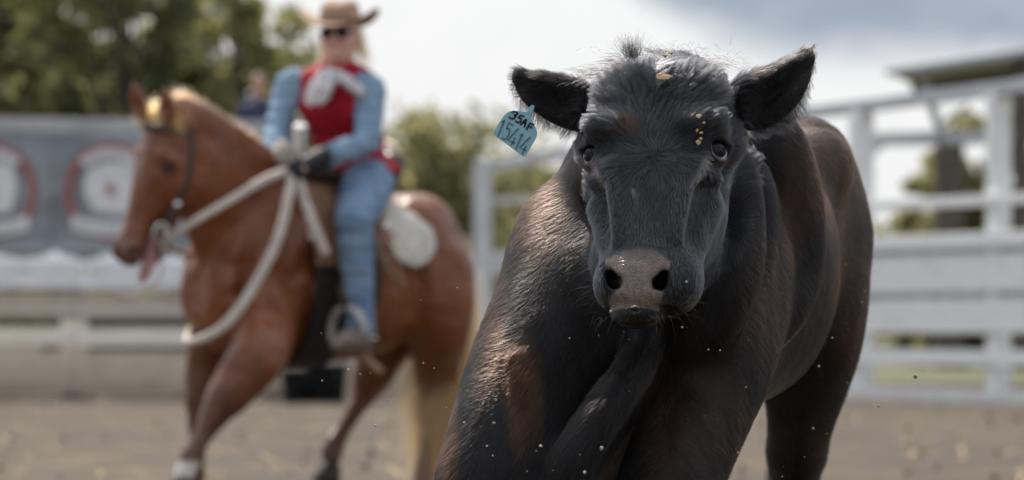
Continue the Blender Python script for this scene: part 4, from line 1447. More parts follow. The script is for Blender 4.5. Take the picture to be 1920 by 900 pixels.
    sdf_obj('jeans', J, jean, root, wrinkle=.0045)
    # ---- boots
    bt = principled('brown_boot', (.11, .08, .065), .5, .4, var=(.20, .16, .13), scale=16)
    for an, sg in ((anL, 1), (anR, -1)):
        Bo = Body(np.arange(an[0] - .35, an[0] + .3, .008), np.arange(an[1] - .35, an[1] + .25, .008), np.arange(an[2] - .3, an[2] + .12, .008))
        fd = unit(np.array([-.52, -.85, 0]) if sg > 0 else np.array([-.8, -.6, 0]))
        heel = an - HUP * .115 - fd * .03
        toe = an - HUP * .125 + fd * .19
        Bo.cone(an + HUP * .02, an - HUP * .10, .048, .045, .03)
        Bo.chain([heel, heel * .5 + toe * .5 + HUP * .012, toe], [.038, .046, .026], .03, 6)
        Bo.cone(heel - HUP * .035, heel - HUP * .055, .03, .026, .01)
        sdf_obj('boot', Bo, bt, root)
        ring_mesh('spur', heel + HUP * .02, HUP, .055, .006, bpy.data.materials['silver_fittings'], root)
    # ---- gloves with fingers closed round horn and reins
    for nm, ha, wr, mt, crn_dir in (('glove', haL, wrL, black, 1), ('glove', haR, wrR, cream, -1)):
        G = Body(np.arange(ha[0] - .2, ha[0] + .2, .0055), np.arange(ha[1] - .2, ha[1] + .2, .0055), np.arange(ha[2] - .2, ha[2] + .2, .0055))
        d = unit(ha - wr)
        G.cone(wr - d * .055, ha - d * .02, .047, .036, .02)
        dn = np.array([0, -.25, -1.0])
        dn = unit(dn - (dn @ d) * d)
        sd = np.cross(d, dn)
        if sd[1] > 0:
            sd = -sd
        G.ell(ha, (.046, .044, .028), np.stack([d, dn, sd]), .02)
        for i in range(4):
            o = ha + dn * (-.033 + .022 * i) + d * (.034 - .004 * abs(i - 1.2))
            L = (.030, .034, .032, .026)[i]
            k1 = o + sd * L * .9 + d * L * .45
            k2 = k1 + sd * L * .35 - d * L * .95
            G.chain([o, k1, k2, k2 - d * L * .5 - sd * L * .25], [.0135, .0125, .0115, .0095], .006)
        t0 = ha - dn * .030 - d * .02
        G.chain([t0, t0 - dn * .018 + sd * .025 + d * .015, t0 - dn * .010 + sd * .035 + d * .045], [.016, .014, .011], .01)
        sdf_obj(nm, G, mt, root, smooth=0)
    # ---- head gear
    hb = F(0, -.006, .058)
    bm = bmesh.new()
    nseg = 48
    prof = [(.088, .0, 1.0), (.092, .025, 1.0), (.090, .05, 1.0), (.084, .076, .95), (.070, .094, .9), (.045, .102, .85), (.02, .095, .8)]
    rings = []
    for (r_, z_, e_) in prof:
        ring = []
        for t in np.linspace(0, 2 * np.pi, nseg, endpoint=False):
            c_, s_ = math.cos(t), math.sin(t)
            dent = -.022 * max(0, 1 - abs(c_) * 2.2) * (z_ > .09) + -.012 * (z_ > .06) * max(0, s_) ** 2 * abs(c_) * 2
            ring.append(bm.verts.new(Vector(hb + fx * (r_ * c_ * .96) + face * (r_ * 1.16 * s_) + fu * (z_ + dent))))
        rings.append(ring)
    brim_in = rings[0]
    brims = []
    for (rr, th) in ((.088, .004), (.12, .004), (.155, .004), (.186, .004)):
        up_, lo_ = [], []
        for t in np.linspace(0, 2 * np.pi, nseg, endpoint=False):
            c_, s_ = math.cos(t), math.sin(t)
            k = (rr - .088) / .098
            lift = .062 * k ** 1.6 * abs(c_) ** 2.2 - .020 * k * abs(s_)
            q_ = hb + fx * (rr * c_ * (.96 - .04 * k)) + face * (rr * (1.16 - .06 * k) * s_) + fu * lift
            up_.append(bm.verts.new(Vector(q_ + fu * th)))
            lo_.append(bm.verts.new(Vector(q_ - fu * .001)))
        brims.append((up_, lo_))
    for i in range(len(rings) - 1):
        for j in range(nseg):
            bm.faces.new((rings[i][j], rings[i][(j + 1) % nseg], rings[i + 1][(j + 1) % nseg], rings[i + 1][j]))
    bm.faces.new(rings[-1])
    for i in range(3):
        for s_ in (0, 1):
            for j in range(nseg):
                bm.faces.new((brims[i][s_][j], brims[i][s_][(j + 1) % nseg], brims[i + 1][s_][(j + 1) % nseg], brims[i + 1][s_][j]))
    for j in range(nseg):
        bm.faces.new((brims[3][0][j], brims[3][0][(j + 1) % nseg], brims[3][1][(j + 1) % nseg], brims[3][1][j]))
    bmesh.ops.recalc_face_normals(bm, faces=list(bm.faces))
    hat = link('hat', bm_mesh('hat', bm, True), root, felt)
    ring_pts = [hb + fx * (.0905 * .96 * math.cos(t)) + face * (.0905 * 1.16 * math.sin(t)) + fu * .018 for t in np.linspace(0, 2 * np.pi, 40)]
    tube('hat_band', ring_pts, .010, principled('hat_band', (.26, .17, .12), .7), hat, 8, .5)
    # sunglasses
    sg_ = principled('dark_lens', (.01, .01, .012), .12, .6)
    gl = bmesh.new()
    for sg in (-1, 1):
        c = F(sg * .033, .094, .014)
        M = Matrix((tuple(fx) + (0,), tuple(face) + (0,), tuple(fu) + (0,), (0, 0, 0, 1))).transposed()
        bmesh.ops.create_uvsphere(gl, u_segments=16, v_segments=10, radius=1, matrix=Matrix.Translation(Vector(c)) @ M @ Matrix.Diagonal((.034, .010, .024, 1)))
    glo = link('sunglasses', bm_mesh('sunglasses', gl, True), root, sg_)
    for sg in (-1, 1):
        tube('temple', [F(sg * .060, .088, .020), F(sg * .078, .05, .020), F(sg * .080, -.01, .014)], .004, sg_, glo, 6, 1, 8)
    # hair tied low, showing at both sides of the neck
    bl = hair_mat('blond_hair', (.40, .24, .11), .35, .4, var=(.28, .15, .07), scale=20)
    for sg in (-1, 1):
        strands([F(sg * .074, -.02, .03), F(sg * .07, -.05, .01), F(sg * .05, -.08, 0)], 380, lambda f: np.tile(-fu + fx * sg * .12, (len(f), 1)), lambda f: .14 + f * 0, .0007, 'hair', bl, root, .012, seed=int(40 + sg), bend=(0, .05, -.15))
    # patterned wild rag at the throat
    m = bpy.data.materials.new('patterned_scarf')
    m.use_nodes = True
    b = NT(m.node_tree)
    tc = b.n('ShaderNodeTexCoord')
    vo = b.n('ShaderNodeTexVoronoi', {'Vector': tc.outputs['Object'], 'Scale': 34.0})
    nz = b.noise(tc.outputs['Object'], 30.0, 3.0)
    col = b.mix(b.ramp(vo.outputs[0], .25, .45), (.12, .14, .20, 1), (.66, .64, .64, 1))
    col = b.mix(b.ramp(nz.outputs[0], .5, .6), col, (.62, .61, .64, 1))
    pr = b.n('ShaderNodeBsdfPrincipled', {'Base Color': col, 'Roughness': .7})
    b.t.links.new(pr.outputs[0], b.n('ShaderNodeOutputMaterial').inputs[0])
    C = Body(np.arange(-1.05, -.55, .007), np.arange(18.2, 18.8, .007), np.arange(1.55, 2.0, .007))
    C.chain([nkb + fx * -.075 + HUP * .015, nkb + fr * .08 + HUP * -.01, nkb + fx * .075 + HUP * .015, nkb - fr * .07 + HUP * .03, nkb + fx * -.075 + HUP * .015], [.020] * 5, .02, 16)
    k0 = P(612, 142, 18.42)
    C.ell(k0, (.028, .026, .026), None, .02)
    C.chain([k0, P(596, 165, 18.41), P(580, 190, 18.42)], [.022, .036, .022], .02, 6, flat=(fr, .4))
    C.chain([k0, P(610, 165, 18.39), P(600, 192, 18.40)], [.022, .030, .012], .02, 6, flat=(fr, .4))
    C.chain([k0, P(640, 145, 18.40), P(668, 165, 18.38), P(684, 180, 18.38)], [.022, .022, .020, .010], .02, 8, flat=(fr, .5))
    sdf_obj('scarf', C, m, root)


make_rider()
# ------------------------------------------------------------------ ground
def dirt_mat():
    m = bpy.data.materials.new('arena_dirt')
    m.use_nodes = True
    b = NT(m.node_tree)
    ob = b.n('ShaderNodeTexCoord').outputs['Object']
    n1 = b.noise(ob, .55, 6.0, .65)
    n2 = b.noise(ob, 4.5, 6.0, .7)
    n3 = b.noise(ob, 1.3, 3.0, .5)
    col = b.mix(b.ramp(n1.outputs[0], .35, .65), (.076, .061, .048, 1), (.102, .081, .062, 1))
    col = b.mix(b.math('MULTIPLY', b.ramp(n2.outputs[0], .50, .72), .55), col, (.095, .082, .070, 1))
    col = b.mix(b.math('MULTIPLY', b.ramp(n3.outputs[0], .56, .70), .55), col, (.19, .145, .085, 1))
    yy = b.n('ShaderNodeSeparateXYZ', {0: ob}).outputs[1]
    fence_shade = b.ramp(b.math('ADD', yy, b.math('MULTIPLY', n3.outputs[0], 5.0)), 44.0, 52.0)        # contact shade along the fences, painted into the dirt colour
    col = b.mix(b.math('MULTIPLY', fence_shade, .6), col, (.05, .042, .036, 1))
    bp = b.n('ShaderNodeBump', {'Height': n2.outputs[0], 'Strength': .5, 'Distance': .035})
    pr = b.n('ShaderNodeBsdfPrincipled', {'Base Color': col, 'Roughness': .95, 'Specular IOR Level': .15, 'Normal': bp.outputs[0]})
    b.t.links.new(pr.outputs[0], b.n('ShaderNodeOutputMaterial').inputs[0])
    return m


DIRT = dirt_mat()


def make_ground():
    xs = np.concatenate([[-3000, -800, -200, -60], np.linspace(-24, 24, 161), [60, 200, 800, 3000]])
    ys = np.concatenate([[-800, -60, -10], np.linspace(0, 70, 281), [90, 140, 300, 900, 4500]])
    X, Y = np.meshgrid(xs, ys, indexing='ij')
    p = np.stack([X, Y, X * 0], -1).reshape(-1, 3)
    inn = (np.abs(p[:, 0]) < 23) & (p[:, 1] > 2) & (p[:, 1] < 60)
    z = lumpy(p, 2.0, 3)[:, 0] * .012 + lumpy(p, 6.0, 4)[:, 0] * .006
    p[:, 2] = np.where(inn, np.clip(z, -.04, .04), 0) - .03
    n, m = X.shape
    i, j = np.meshgrid(np.arange(n - 1), np.arange(m - 1), indexing='ij')
    q = np.stack([i * m + j, (i + 1) * m + j, (i + 1) * m + j + 1, i * m + j + 1], -1).reshape(-1, 4)
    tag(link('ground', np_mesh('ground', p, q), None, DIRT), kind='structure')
    # loose clods and straw lying on the arena floor
    rng = np.random.default_rng(8)
    N = 420
    y = 14 + 38 * rng.uniform(0, 1, N) ** .8
    x = rng.uniform(-.17, .17, N) * y
    ico = [(0, 0, 1), (.9, 0, .2), (.28, .85, .25), (-.72, .53, .15), (-.72, -.53, .2), (.28, -.85, .2), (0, 0, -.6)]
    fc = [(0, 1, 2), (0, 2, 3), (0, 3, 4), (0, 4, 5), (0, 5, 1), (6, 2, 1), (6, 3, 2), (6, 4, 3), (6, 5, 4), (6, 1, 5)]
    s = rng.gamma(2.0, .006, N)[:, None, None] + .005
    v = np.array(ico)[None] * s * rng.uniform(.6, 1.4, (N, 7, 3))
    v += np.stack([x, y, 0 * x - .01], -1)[:, None]
    f = np.array(fc)[None] + 7 * np.arange(N)[:, None, None]
    tag(link('loose_dirt', np_mesh('loose_dirt', v.reshape(-1, 3), f.reshape(-1, 3), False), None, DIRT), kind='stuff')
    M = 420
    y = 14 + 32 * rng.uniform(0, 1, M)
    x = rng.uniform(-.16, .16, M) * y
    a = rng.uniform(0, np.pi, M)
    L = rng.uniform(.03, .12, M)
    d = np.stack([np.cos(a) * L, np.sin(a) * L, rng.uniform(-.02, .03, M)], -1)
    w = np.stack([-np.sin(a), np.cos(a), 0 * a], -1) * .005
    c = np.stack([x, y, 0 * x + .02], -1)
    v = np.stack([c - d - w, c - d + w, c + d + w, c + d - w], 1).reshape(-1, 3)
    tag(link('straw', np_mesh('straw', v, np.arange(4 * M).reshape(-1, 4), False), None, principled('straw', (.52, .40, .20), .8)), kind='stuff')


make_ground()

# ------------------------------------------------------------------ white timber
def timber_mat(name, c, dirt, amount=.5, zfade=None):
    """weathered paint; dirt splashed low down where zfade=(z0, z1) says so"""
    m = bpy.data.materials.new(name)
    m.use_nodes = True
    b = NT(m.node_tree)
    ob = b.n('ShaderNodeTexCoord').outputs['Object']
    geo = b.n('ShaderNodeNewGeometry').outputs['Position']
    mp = b.n('ShaderNodeMapping', {'Vector': geo, 'Scale': (1.2, 1.2, 7.0)})
    n1 = b.noise(mp.outputs[0], 3.0, 6.0, .65)
    f = b.math('MULTIPLY', b.ramp(n1.outputs[0], .42, .72), amount)
    if zfade:
        z = b.n('ShaderNodeSeparateXYZ', {0: geo}).outputs[2]
        n2 = b.noise(geo, 2.2, 5.0, .6)
        z = b.math('ADD', z, b.math('MULTIPLY', b.math('SUBTRACT', n2.outputs[0], .5), .35))
        f = b.math('MAXIMUM', f, b.ramp(z, zfade[0], zfade[1], .9, 0))
    col = b.mix(f, tuple(c) + (1,), tuple(dirt) + (1,))
    pr = b.n('ShaderNodeBsdfPrincipled', {'Base Color': col, 'Roughness': .7, 'Specular IOR Level': .3})
    bp = b.n('ShaderNodeBump', {'Height': n1.outputs[0], 'Strength': .4, 'Distance': .01})
    b.set(pr, 'Normal', bp.outputs[0])
    b.t.links.new(pr.outputs[0], b.n('ShaderNodeOutputMaterial').inputs[0])
    return m


WHITE = timber_mat('white_painted_timber', (.82, .83, .83), (.55, .54, .52), .5, (-.1, .35))
CREAM = timber_mat('dusty_cream_timber', (.86, .80, .70), (.68, .59, .48), .6, (.0, .45))
KICK = timber_mat('muddy_kickboard', (.64, .54, .43), (.30, .24, .18), .7, (-.05, .42))
TANB = timber_mat('bare_tan_timber', (.58, .51, .43), (.40, .34, .28), .7)
DUSK = principled('gap_shade', (.03, .032, .036), .7)  # flat dark tone for the shade in the fence gaps


def make_left_fence():
    D = 50.0
    f = empty('fence', P(140, 745, D), 'pale dusty board fence with a muddy kickboard behind the chestnut horse', 'fence', 'arena fences')

    def Z(y):
        return CAMZ + (HORIZON - y) * D / FPX
    x0, x1 = (-260 - 960) * D / FPX, (885 - 960) * D / FPX
    posts = [-235, 141, 517, 880]
    for px in posts:
        x = (px - 960) * D / FPX
        beam('post', (x, D + .02, -.05), (x, D + .02, Z(508)), .30, .22, CREAM, f, up=(0, 1, 0))
    for a, b in zip(posts[:-1], posts[1:]):
        xa, xb = (a - 960) * D / FPX + .004, (b - 960) * D / FPX - .004
        jit = random.uniform(-.012, .012)
        for (yt, yb, th, mt, nm, dd) in ((658, 738, .10, KICK, 'kickboard', -.14), (614, 648, .06, CREAM, 'board', -.13), (559, 595, .06, TANB, 'board', -.13), (545, 555, .06, TANB, 'board', -.12), (508, 541, .16, WHITE, 'rail', -.12)):
            zc = (Z(yt) + Z(yb)) / 2 + jit * .5
            beam(nm, (xa, D + dd, zc + jit), (xb, D + dd, zc - jit), th, Z(yt) - Z(yb), mt, f, up=(0, 0, 1))
    for pa, pb in ((165, 500),):
        for yy, hh in ((604, 30), (653, 22)):
            beam('backing_strip', ((pa - 960) * D / FPX, D + .1, Z(yy)), ((pb - 960) * D / FPX, D + .1, Z(yy)), .04, hh * D / FPX, DUSK, f)  # added dark strip standing in for shade between the boards
    # white plastic sheeting rolled along the top rail
    n = 120
    xs = np.linspace(x0, (560 - 960) * D / FPX, n)
    rng = np.random.default_rng(2)
    base = np.stack([xs, np.full(n, D - .06), np.full(n, Z(494))], -1) + lumpy(np.stack([xs, xs * 0, xs * 0], -1), 2.5, 6) * np.array([.05, .03, .035])
    me = tube_mesh('sheeting', base, .09 + .035 * np.sin(xs * 9.0) + rng.uniform(-.02, .02, n), 12)
    s = link('plastic_sheeting', me, None, principled('white_plastic', (.82, .83, .85), .25, .5, bump=.6, bscale=12, bdist=.04))
    tag(s, 'crumpled white plastic sheeting bundled along the top rail under the banners', 'sheeting')
    # ---- backing wall of the arena with its grey top rail
    w = empty('steel_gantry', P(140, 300, D + .3), 'tall grey steel gantry behind the grey logo banners', 'gantry')
    grey = principled('galvanised_rail', (.46, .46, .46), .5, .4, var=(.38, .38, .38), scale=3)
    steel = principled('dark_steel', (.17, .18, .19), .6, .4, .3)
    y = D + .2
    xa, xb = x0 - .3, (545 - 960) * D / FPX
    beam('rail', (xa, y, Z(228)), (xb, y, Z(240)), .14, .165, grey, w)
    beam('rail', (xa, y, Z(486)), (xb, y, Z(486)), .08, .07, steel, w)
    for px in (-235, 141, 340, 520):
        beam('post', ((px - 960) * y / FPX, y + .16, -.05), ((px - 960) * y / FPX, y + .16, Z(236)), .12, .12, steel, w, up=(0, 1, 0))
    # ---- banners
    bm_ = bpy.data.materials.new('banner_vinyl')
    bm_.use_nodes = True
    b = NT(bm_.node_tree)
    geo = b.n('ShaderNodeNewGeometry').outputs['Position']
    n1 = b.noise(geo, 1.1, 4.0, .5)
    col = b.mix(b.ramp(n1.outputs[0], .35, .7), (.20, .225, .25, 1), (.30, .325, .35, 1))
    n2 = b.noise(geo, 1.6, 3.0, .5)
    bp = b.n('ShaderNodeBump', {'Height': n2.outputs[0], 'Strength': .5, 'Distance': .25})
    pr = b.n('ShaderNodeBsdfPrincipled', {'Base Color': col, 'Roughness': .38, 'Specular IOR Level': .5, 'Normal': bp.outputs[0]})
    b.t.links.new(pr.outputs[0], b.n('ShaderNodeOutputMaterial').inputs[0])
    redp = principled('red_print', (.28, .085, .08), .5, var=(.34, .13, .12), scale=8)
    whp = principled('white_print', (.74, .74, .73), .5, var=(.62, .63, .64), scale=6)
    ink = principled('grey_print', (.20, .21, .23), .5)
    for k, (cx, lab) in enumerate(((-20, 'grey banner with a red ring logo cut by the left edge of the photo'), (208, 'grey banner with a round red and white star logo beside the horse\'s face'), (436, 'grey banner hanging behind the horse\'s neck and the rider'))):
        o = empty('banner', P(cx, 360, D), lab, 'banner', 'grey logo banners')
        c = (cx - 960) * D / FPX
        yb = D + .06
        n, m = 14, 14
        gx, gz = np.meshgrid(np.linspace(-.71, .71, n), np.linspace(Z(474), Z(248), m), indexing='ij')
        gy = yb + .03 * np.sin(gx * 3 + k) * np.sin(gz * 2.2)
        v = np.stack([gx + c, gy, gz], -1).reshape(-1, 3)
        v2 = v + np.array([0, .006, 0])
        i, j = np.meshgrid(np.arange(n - 1), np.arange(m - 1), indexing='ij')
        q = np.stack([i * m + j, (i + 1) * m + j, (i + 1) * m + j + 1, i * m + j + 1], -1).reshape(-1, 4)
        link('sheet', np_mesh('sheet', np.vstack([v, v2]), np.vstack([q, q[:, ::-1] + n * m])), o, bm_)
        cz = Z(358)
        yl = yb - .05

        def flat(name, outline, mat, dy, hole=None):
            bm = bmesh.new()
            if hole is None:
                f = bm.faces.new([bm.verts.new((c + px_, yl - dy, cz + pz_)) for px_, pz_ in outline])
            else:
                a = [bm.verts.new((c + px_, yl - dy, cz + pz_)) for px_, pz_ in outline]
                h = [bm.verts.new((c + px_, yl - dy, cz + pz_)) for px_, pz_ in hole]
                for t in range(len(a)):
                    bm.faces.new((a[t], a[(t + 1) % len(a)], h[(t + 1) % len(a)], h[t]))
            r = bmesh.ops.extrude_face_region(bm, geom=list(bm.faces))
            bmesh.ops.translate(bm, vec=(0, .003, 0), verts=[g for g in r['geom'] if isinstance(g, bmesh.types.BMVert)])
            bmesh.ops.recalc_face_normals(bm, faces=list(bm.faces))
            return link(name, bm_mesh(name, bm), o, mat)
        T = np.linspace(0, 2 * np.pi, 60, endpoint=False)
        circ = lambda r, ex=1.0: [(r * ex * math.cos(t), r * math.sin(t)) for t in T]
        flat('ring', circ(.57, .98), redp, 0, circ(.47, .98))
        # horned head in white with a red star, lettered scroll under it
        hd = [(-.10, .33), (.12, .34), (.26, .27), (.32, .08), (.29, -.12), (.20, -.25), (-.14, -.25), (-.27, -.12), (-.32, .06), (-.26, .24)]
        pts = spline(np.array(hd + hd[:1]), 50)[:-1]
        flat('emblem', [tuple(a) for a in pts], whp, .004)
        st = [((.085 if i_ % 2 == 0 else .035) * 1.15 * math.sin(i_ * math.pi / 5) - .005, (.085 if i_ % 2 == 0 else .035) * 1.15 * math.cos(i_ * math.pi / 5) + .02) for i_ in range(10)]
        flat('star', st, redp, .012)
        sc = [(x_, -.30 - .16 * math.cos(x_ * 2.2) + .10) for x_ in np.linspace(-.46, .46, 24)]
        sc = sc + [(x_, z_ - .17) for x_, z_ in sc[::-1]]
        flat('scroll', sc, whp, .008)
        up_ = [(.53 * math.cos(t), .50 * math.sin(t)) for t in np.linspace(2.35, .8, 20)]
        flat('arch', up_ + [(.40 * math.cos(t), .385 * math.sin(t)) for t in np.linspace(.8, 2.35, 20)], whp, .016)
        rr = random.Random(3)
        for i_, t in enumerate(np.linspace(2.15, 1.0, 7)):      # blurred capitals: upright strokes as the photo shows them
            q0, q1 = (.42 * math.cos(t), .405 * math.sin(t)), (.49 * math.cos(t), .465 * math.sin(t))
            w_ = .012
            flat('letter_stroke', [(q0[0] - w_, q0[1]), (q0[0] + w_, q0[1]), (q1[0] + w_, q1[1]), (q1[0] - w_, q1[1])], ink, .020)
        for i_, x_ in enumerate(np.linspace(-.36, .36, 11)):
            zz = -.285 - .16 * math.cos(x_ * 2.2)
            flat('letter_stroke', [(x_ - .010, zz - .045), (x_ + .010, zz - .045), (x_ + .010, zz + .035), (x_ - .010, zz + .035)], ink, .014)


make_left_fence()


def make_right_fence():
    f = empty('fence', (4.6, 47.0, 0), 'tall white plank corral fence running back behind the black cow', 'fence', 'arena fences')
    A = np.array([5.21, 45.7, 0])
    dv = np.array([-1.23, 2.9, 0])
    L = np.linalg.norm(dv)
    dv = dv / L
    nrm = np.array([-dv[1], dv[0], 0])         # towards the arena
    if nrm[1] > 0:
        nrm = -nrm
    ks = [-2, -1, 0, 1, 2, 3]
    pts = [A + dv * L * k for k in ks]
    top = lambda k: 3.42 - .035 * k
    grey = principled('grey_painted_steel', (.50, .53, .56), .5, .4, var=(.42, .45, .48), scale=2.5)
    dark = principled('weathered_post_top', (.27, .29, .30), .6, .3)
    for k, p in zip(ks, pts):
        beam('post', p + np.array([0, 0, -.06]), p + np.array([0, 0, top(k) - .14]), .21 if k % 2 == 0 else .26, .2, WHITE, f, up=tuple(nrm))
    for k, (a, b) in zip(ks[:-1], zip(pts[:-1], pts[1:])):
        o = nrm * .14
        e = dv * .004
        j = random.uniform(-.015, .015)
        # (centre height, height, thickness, offset from the posts)
        for (z, h, t, nm, mt) in ((.05, .16, .07, 'board', WHITE), (.47, .17, .05, 'board', WHITE), (.915, .36, .05, 'board', WHITE), (1.385, .40, .05, 'board', WHITE), (1.735, .16, .13, 'rail', WHITE)):
            beam(nm, a + o + e + np.array([0, 0, z + j]), b + o - e + np.array([0, 0, z - j * .6]), t, h, mt, f)
        beam('backing_strip', a + o * .2 + e + np.array([0, 0, 1.62]), b + o * .2 - e + np.array([0, 0, 1.62]), .03, .12, grey, f)
        beam('backing_strip', a + o * .2 + e + np.array([0, 0, 1.14]), b + o * .2 - e + np.array([0, 0, 1.14]), .03, .12, grey, f)
        beam('rail', a + o * .9 + e + np.array([0, 0, 2.16 + j]), b + o * .9 - e + np.array([0, 0, 2.16 - j]), .07, .11, WHITE, f)
        beam('top_rail', a + e + np.array([0, 0, top(k) - .07]), b - e + np.array([0, 0, top(k + 1) - .07]), .15, .135, grey, f)


make_right_fence()


def make_gate():
    """white steel pen panel seen between the horse and the cow"""
    d = 62.0
    g = empty('pen_gate', P(930, 720, d), 'white gate frame between the horse\'s rump and the cow', 'gate')
    w = principled('white_gate_paint', (.62, .63, .64), .6, .3, var=(.52, .53, .54), scale=2)
    def bb(nm, x0, y0, x1, y1, wd, up=(0, 0, 1)):
        beam(nm, P(x0, y0, d), P(x1, y1, d), wd, wd, w, g, up)
    bb('post', 905, 735, 905, 300, .26, (0, 1, 0))
    bb('post', 1082, 735, 1082, 280, .26, (0, 1, 0))
    bb('header', 919, 312, 1068, 284, .16)
    bb('rail', 918, 378, 1069, 372, .10)
    beam('board', P(918, 493, d), P(1069, 493, d), .06, .34, w, g)
    beam('board', P(918, 575, d), P(1069, 575, d), .06, .28, w, g)
    beam('board', P(918, 640, d), P(1069, 640, d), .06, .28, w, g)
    # white barrels behind the board fence and dark tubs near the hind legs
    dm = principled('dark_tub_rubber', (.022, .024, .028), .6)
    for i, (px, py, r, h, lab, m) in enumerate(((560, 742, .20, .34, 'black rubber tub on the dirt below the horse\'s belly, the left one', dm), (612, 745, .24, .40, 'black rubber tub on the dirt below the horse\'s belly, the right one', dm),
                                                (905, 545, .3, .3, '', None))):
        if m is None:
            continue
        dd = 46.0
        c = P(px, py, dd)
        c[2] = -.02
        t = empty('tub', c, lab, 'tub', 'black tubs by the fence')
        bm = bmesh.new()
        prof = [(r * .78, 0), (r, h), (r * 1.08, h), (r * 1.08, h + .03), (r * .96, h + .03), (r * .74, .03)]
        rings = [[bm.verts.new((c[0] + q * math.cos(a), c[1] + q * math.sin(a), c[2] + z)) for a in np.linspace(0, 2 * np.pi, 24, endpoint=False)] for q, z in prof]
        for k in range(len(rings) - 1):
            for j in range(24):
                bm.faces.new((rings[k][j], rings[k][(j + 1) % 24], rings[k + 1][(j + 1) % 24], rings[k + 1][j]))
        bm.faces.new(rings[0][::-1])
        bm.faces.new(rings[-1])
        link('shell', bm_mesh('shell', bm, True), t, m)
        ring_mesh('handle', c + np.array([r * .7, -r * .8, h - .04]), (.3, -1, 0), .06, .014, m, t)


make_gate()


def make_shed():
    s = empty('shed', P(1840, 700, 62), 'open sided shed with a grey corrugated roof behind the white fence', 'shed')
    iron = principled('corrugated_iron', (.34, .35, .35), .45, .5, .3, var=(.28, .29, .28), scale=1.5)
    wood = principled('dark_shed_timber', (.09, .075, .06), .8, var=(.12, .10, .08), scale=5)
    d = 62.0
    # roof: a sheet of ridges sloping up to the right and away
    a, b = P(1662, 133, d), P(2150, 62, d)
    u = unit(b - a)
    wv = unit(np.array([.25, 1, -.02]))
    n = 240
    t = np.linspace(0, np.linalg.norm(b - a), n)
    rows = []
    for L in (0, 2.4, 4.8):
        rows.append(a + u * t[:, None] + wv * L + HUP * (.022 * np.sign(np.sin(t * 2 * np.pi / .19)))[:, None] * 1.0)
    v = np.concatenate(rows)
    i, j = np.meshgrid(np.arange(2), np.arange(n - 1), indexing='ij')
    q = np.stack([i * n + j, i * n + j + 1, (i + 1) * n + j + 1, (i + 1) * n + j], -1).reshape(-1, 4)
    v = np.vstack([v, v - HUP * .012])
    link('roof', np_mesh('roof', v, np.vstack([q, q[:, ::-1] + 3 * n]), False), s, iron)
    beam('fascia', a + HUP * -.03 - wv * .04, b + HUP * -.03 - wv * .04, .04, .10, principled('grey_fascia', (.42, .43, .44), .6), s)
    beam('purlin', a + HUP * -.10 + wv * 2.4, b + HUP * -.10 + wv * 2.4, .1, .12, wood, s)
    beam('purlin', a + HUP * -.10 + wv * 4.6, b + HUP * -.10 + wv * 4.6, .1, .12, wood, s)
    beam('brace', P(1732, 150, d + .3), P(1772, 275, d + .3), .12, .12, principled('grey_steel_post', (.34, .35, .36), .5), s, up=(0, 1, 0))
    beam('post', P(1780, 690, d + .3), P(1780, 272, d + .3), .40, .3, wood, s, up=(0, 1, 0))
    for px in (1915, 2080):
        beam('post', P(px, 690, d + .3), P(px, 105, d + .3), .22, .22, wood, s, up=(0, 1, 0))
    beam('tie_beam', P(1625, 262, d + .6), P(1930, 255, d + .6), .12, .2, principled('pale_steel_beam', (.60, .61, .63), .5), s)
    beam('strut', P(1622, 300, d + .6), P(1665, 262, d + .6), .08, .08, bpy.data.materials['pale_steel_beam'], s)


make_shed()

# ------------------------------------------------------------------ trees
def leaf_mat(name, c1, c2, tr=.45):
    m = bpy.data.materials.new(name)
    m.use_nodes = True
    b = NT(m.node_tree)
    geo = b.n('ShaderNodeNewGeometry').outputs['Position']
    n1 = b.noise(geo, .8, 4.0, .6)
    col = b.mix(b.ramp(n1.outputs[0], .35, .65), tuple(c1) + (1,), tuple(c2) + (1,))
    df = b.n('ShaderNodeBsdfPrincipled', {'Base Color': col, 'Roughness': .5, 'Specular IOR Level': .35})
    ts = b.n('ShaderNodeBsdfTranslucent', {'Color': b.mix(.5, col, (.36, .35, .13, 1))})
    mx = b.n('ShaderNodeMixShader', {0: tr})
    b.t.links.new(df.outputs[0], mx.inputs[1])
    b.t.links.new(ts.outputs[0], mx.inputs[2])
    b.t.links.new(mx.outputs[0], b.n('ShaderNodeOutputMaterial').inputs[0])
    return m


BARK = principled('bark', (.10, .08, .065), .9, var=(.16, .135, .115), scale=7, bump=.6, bscale=20)


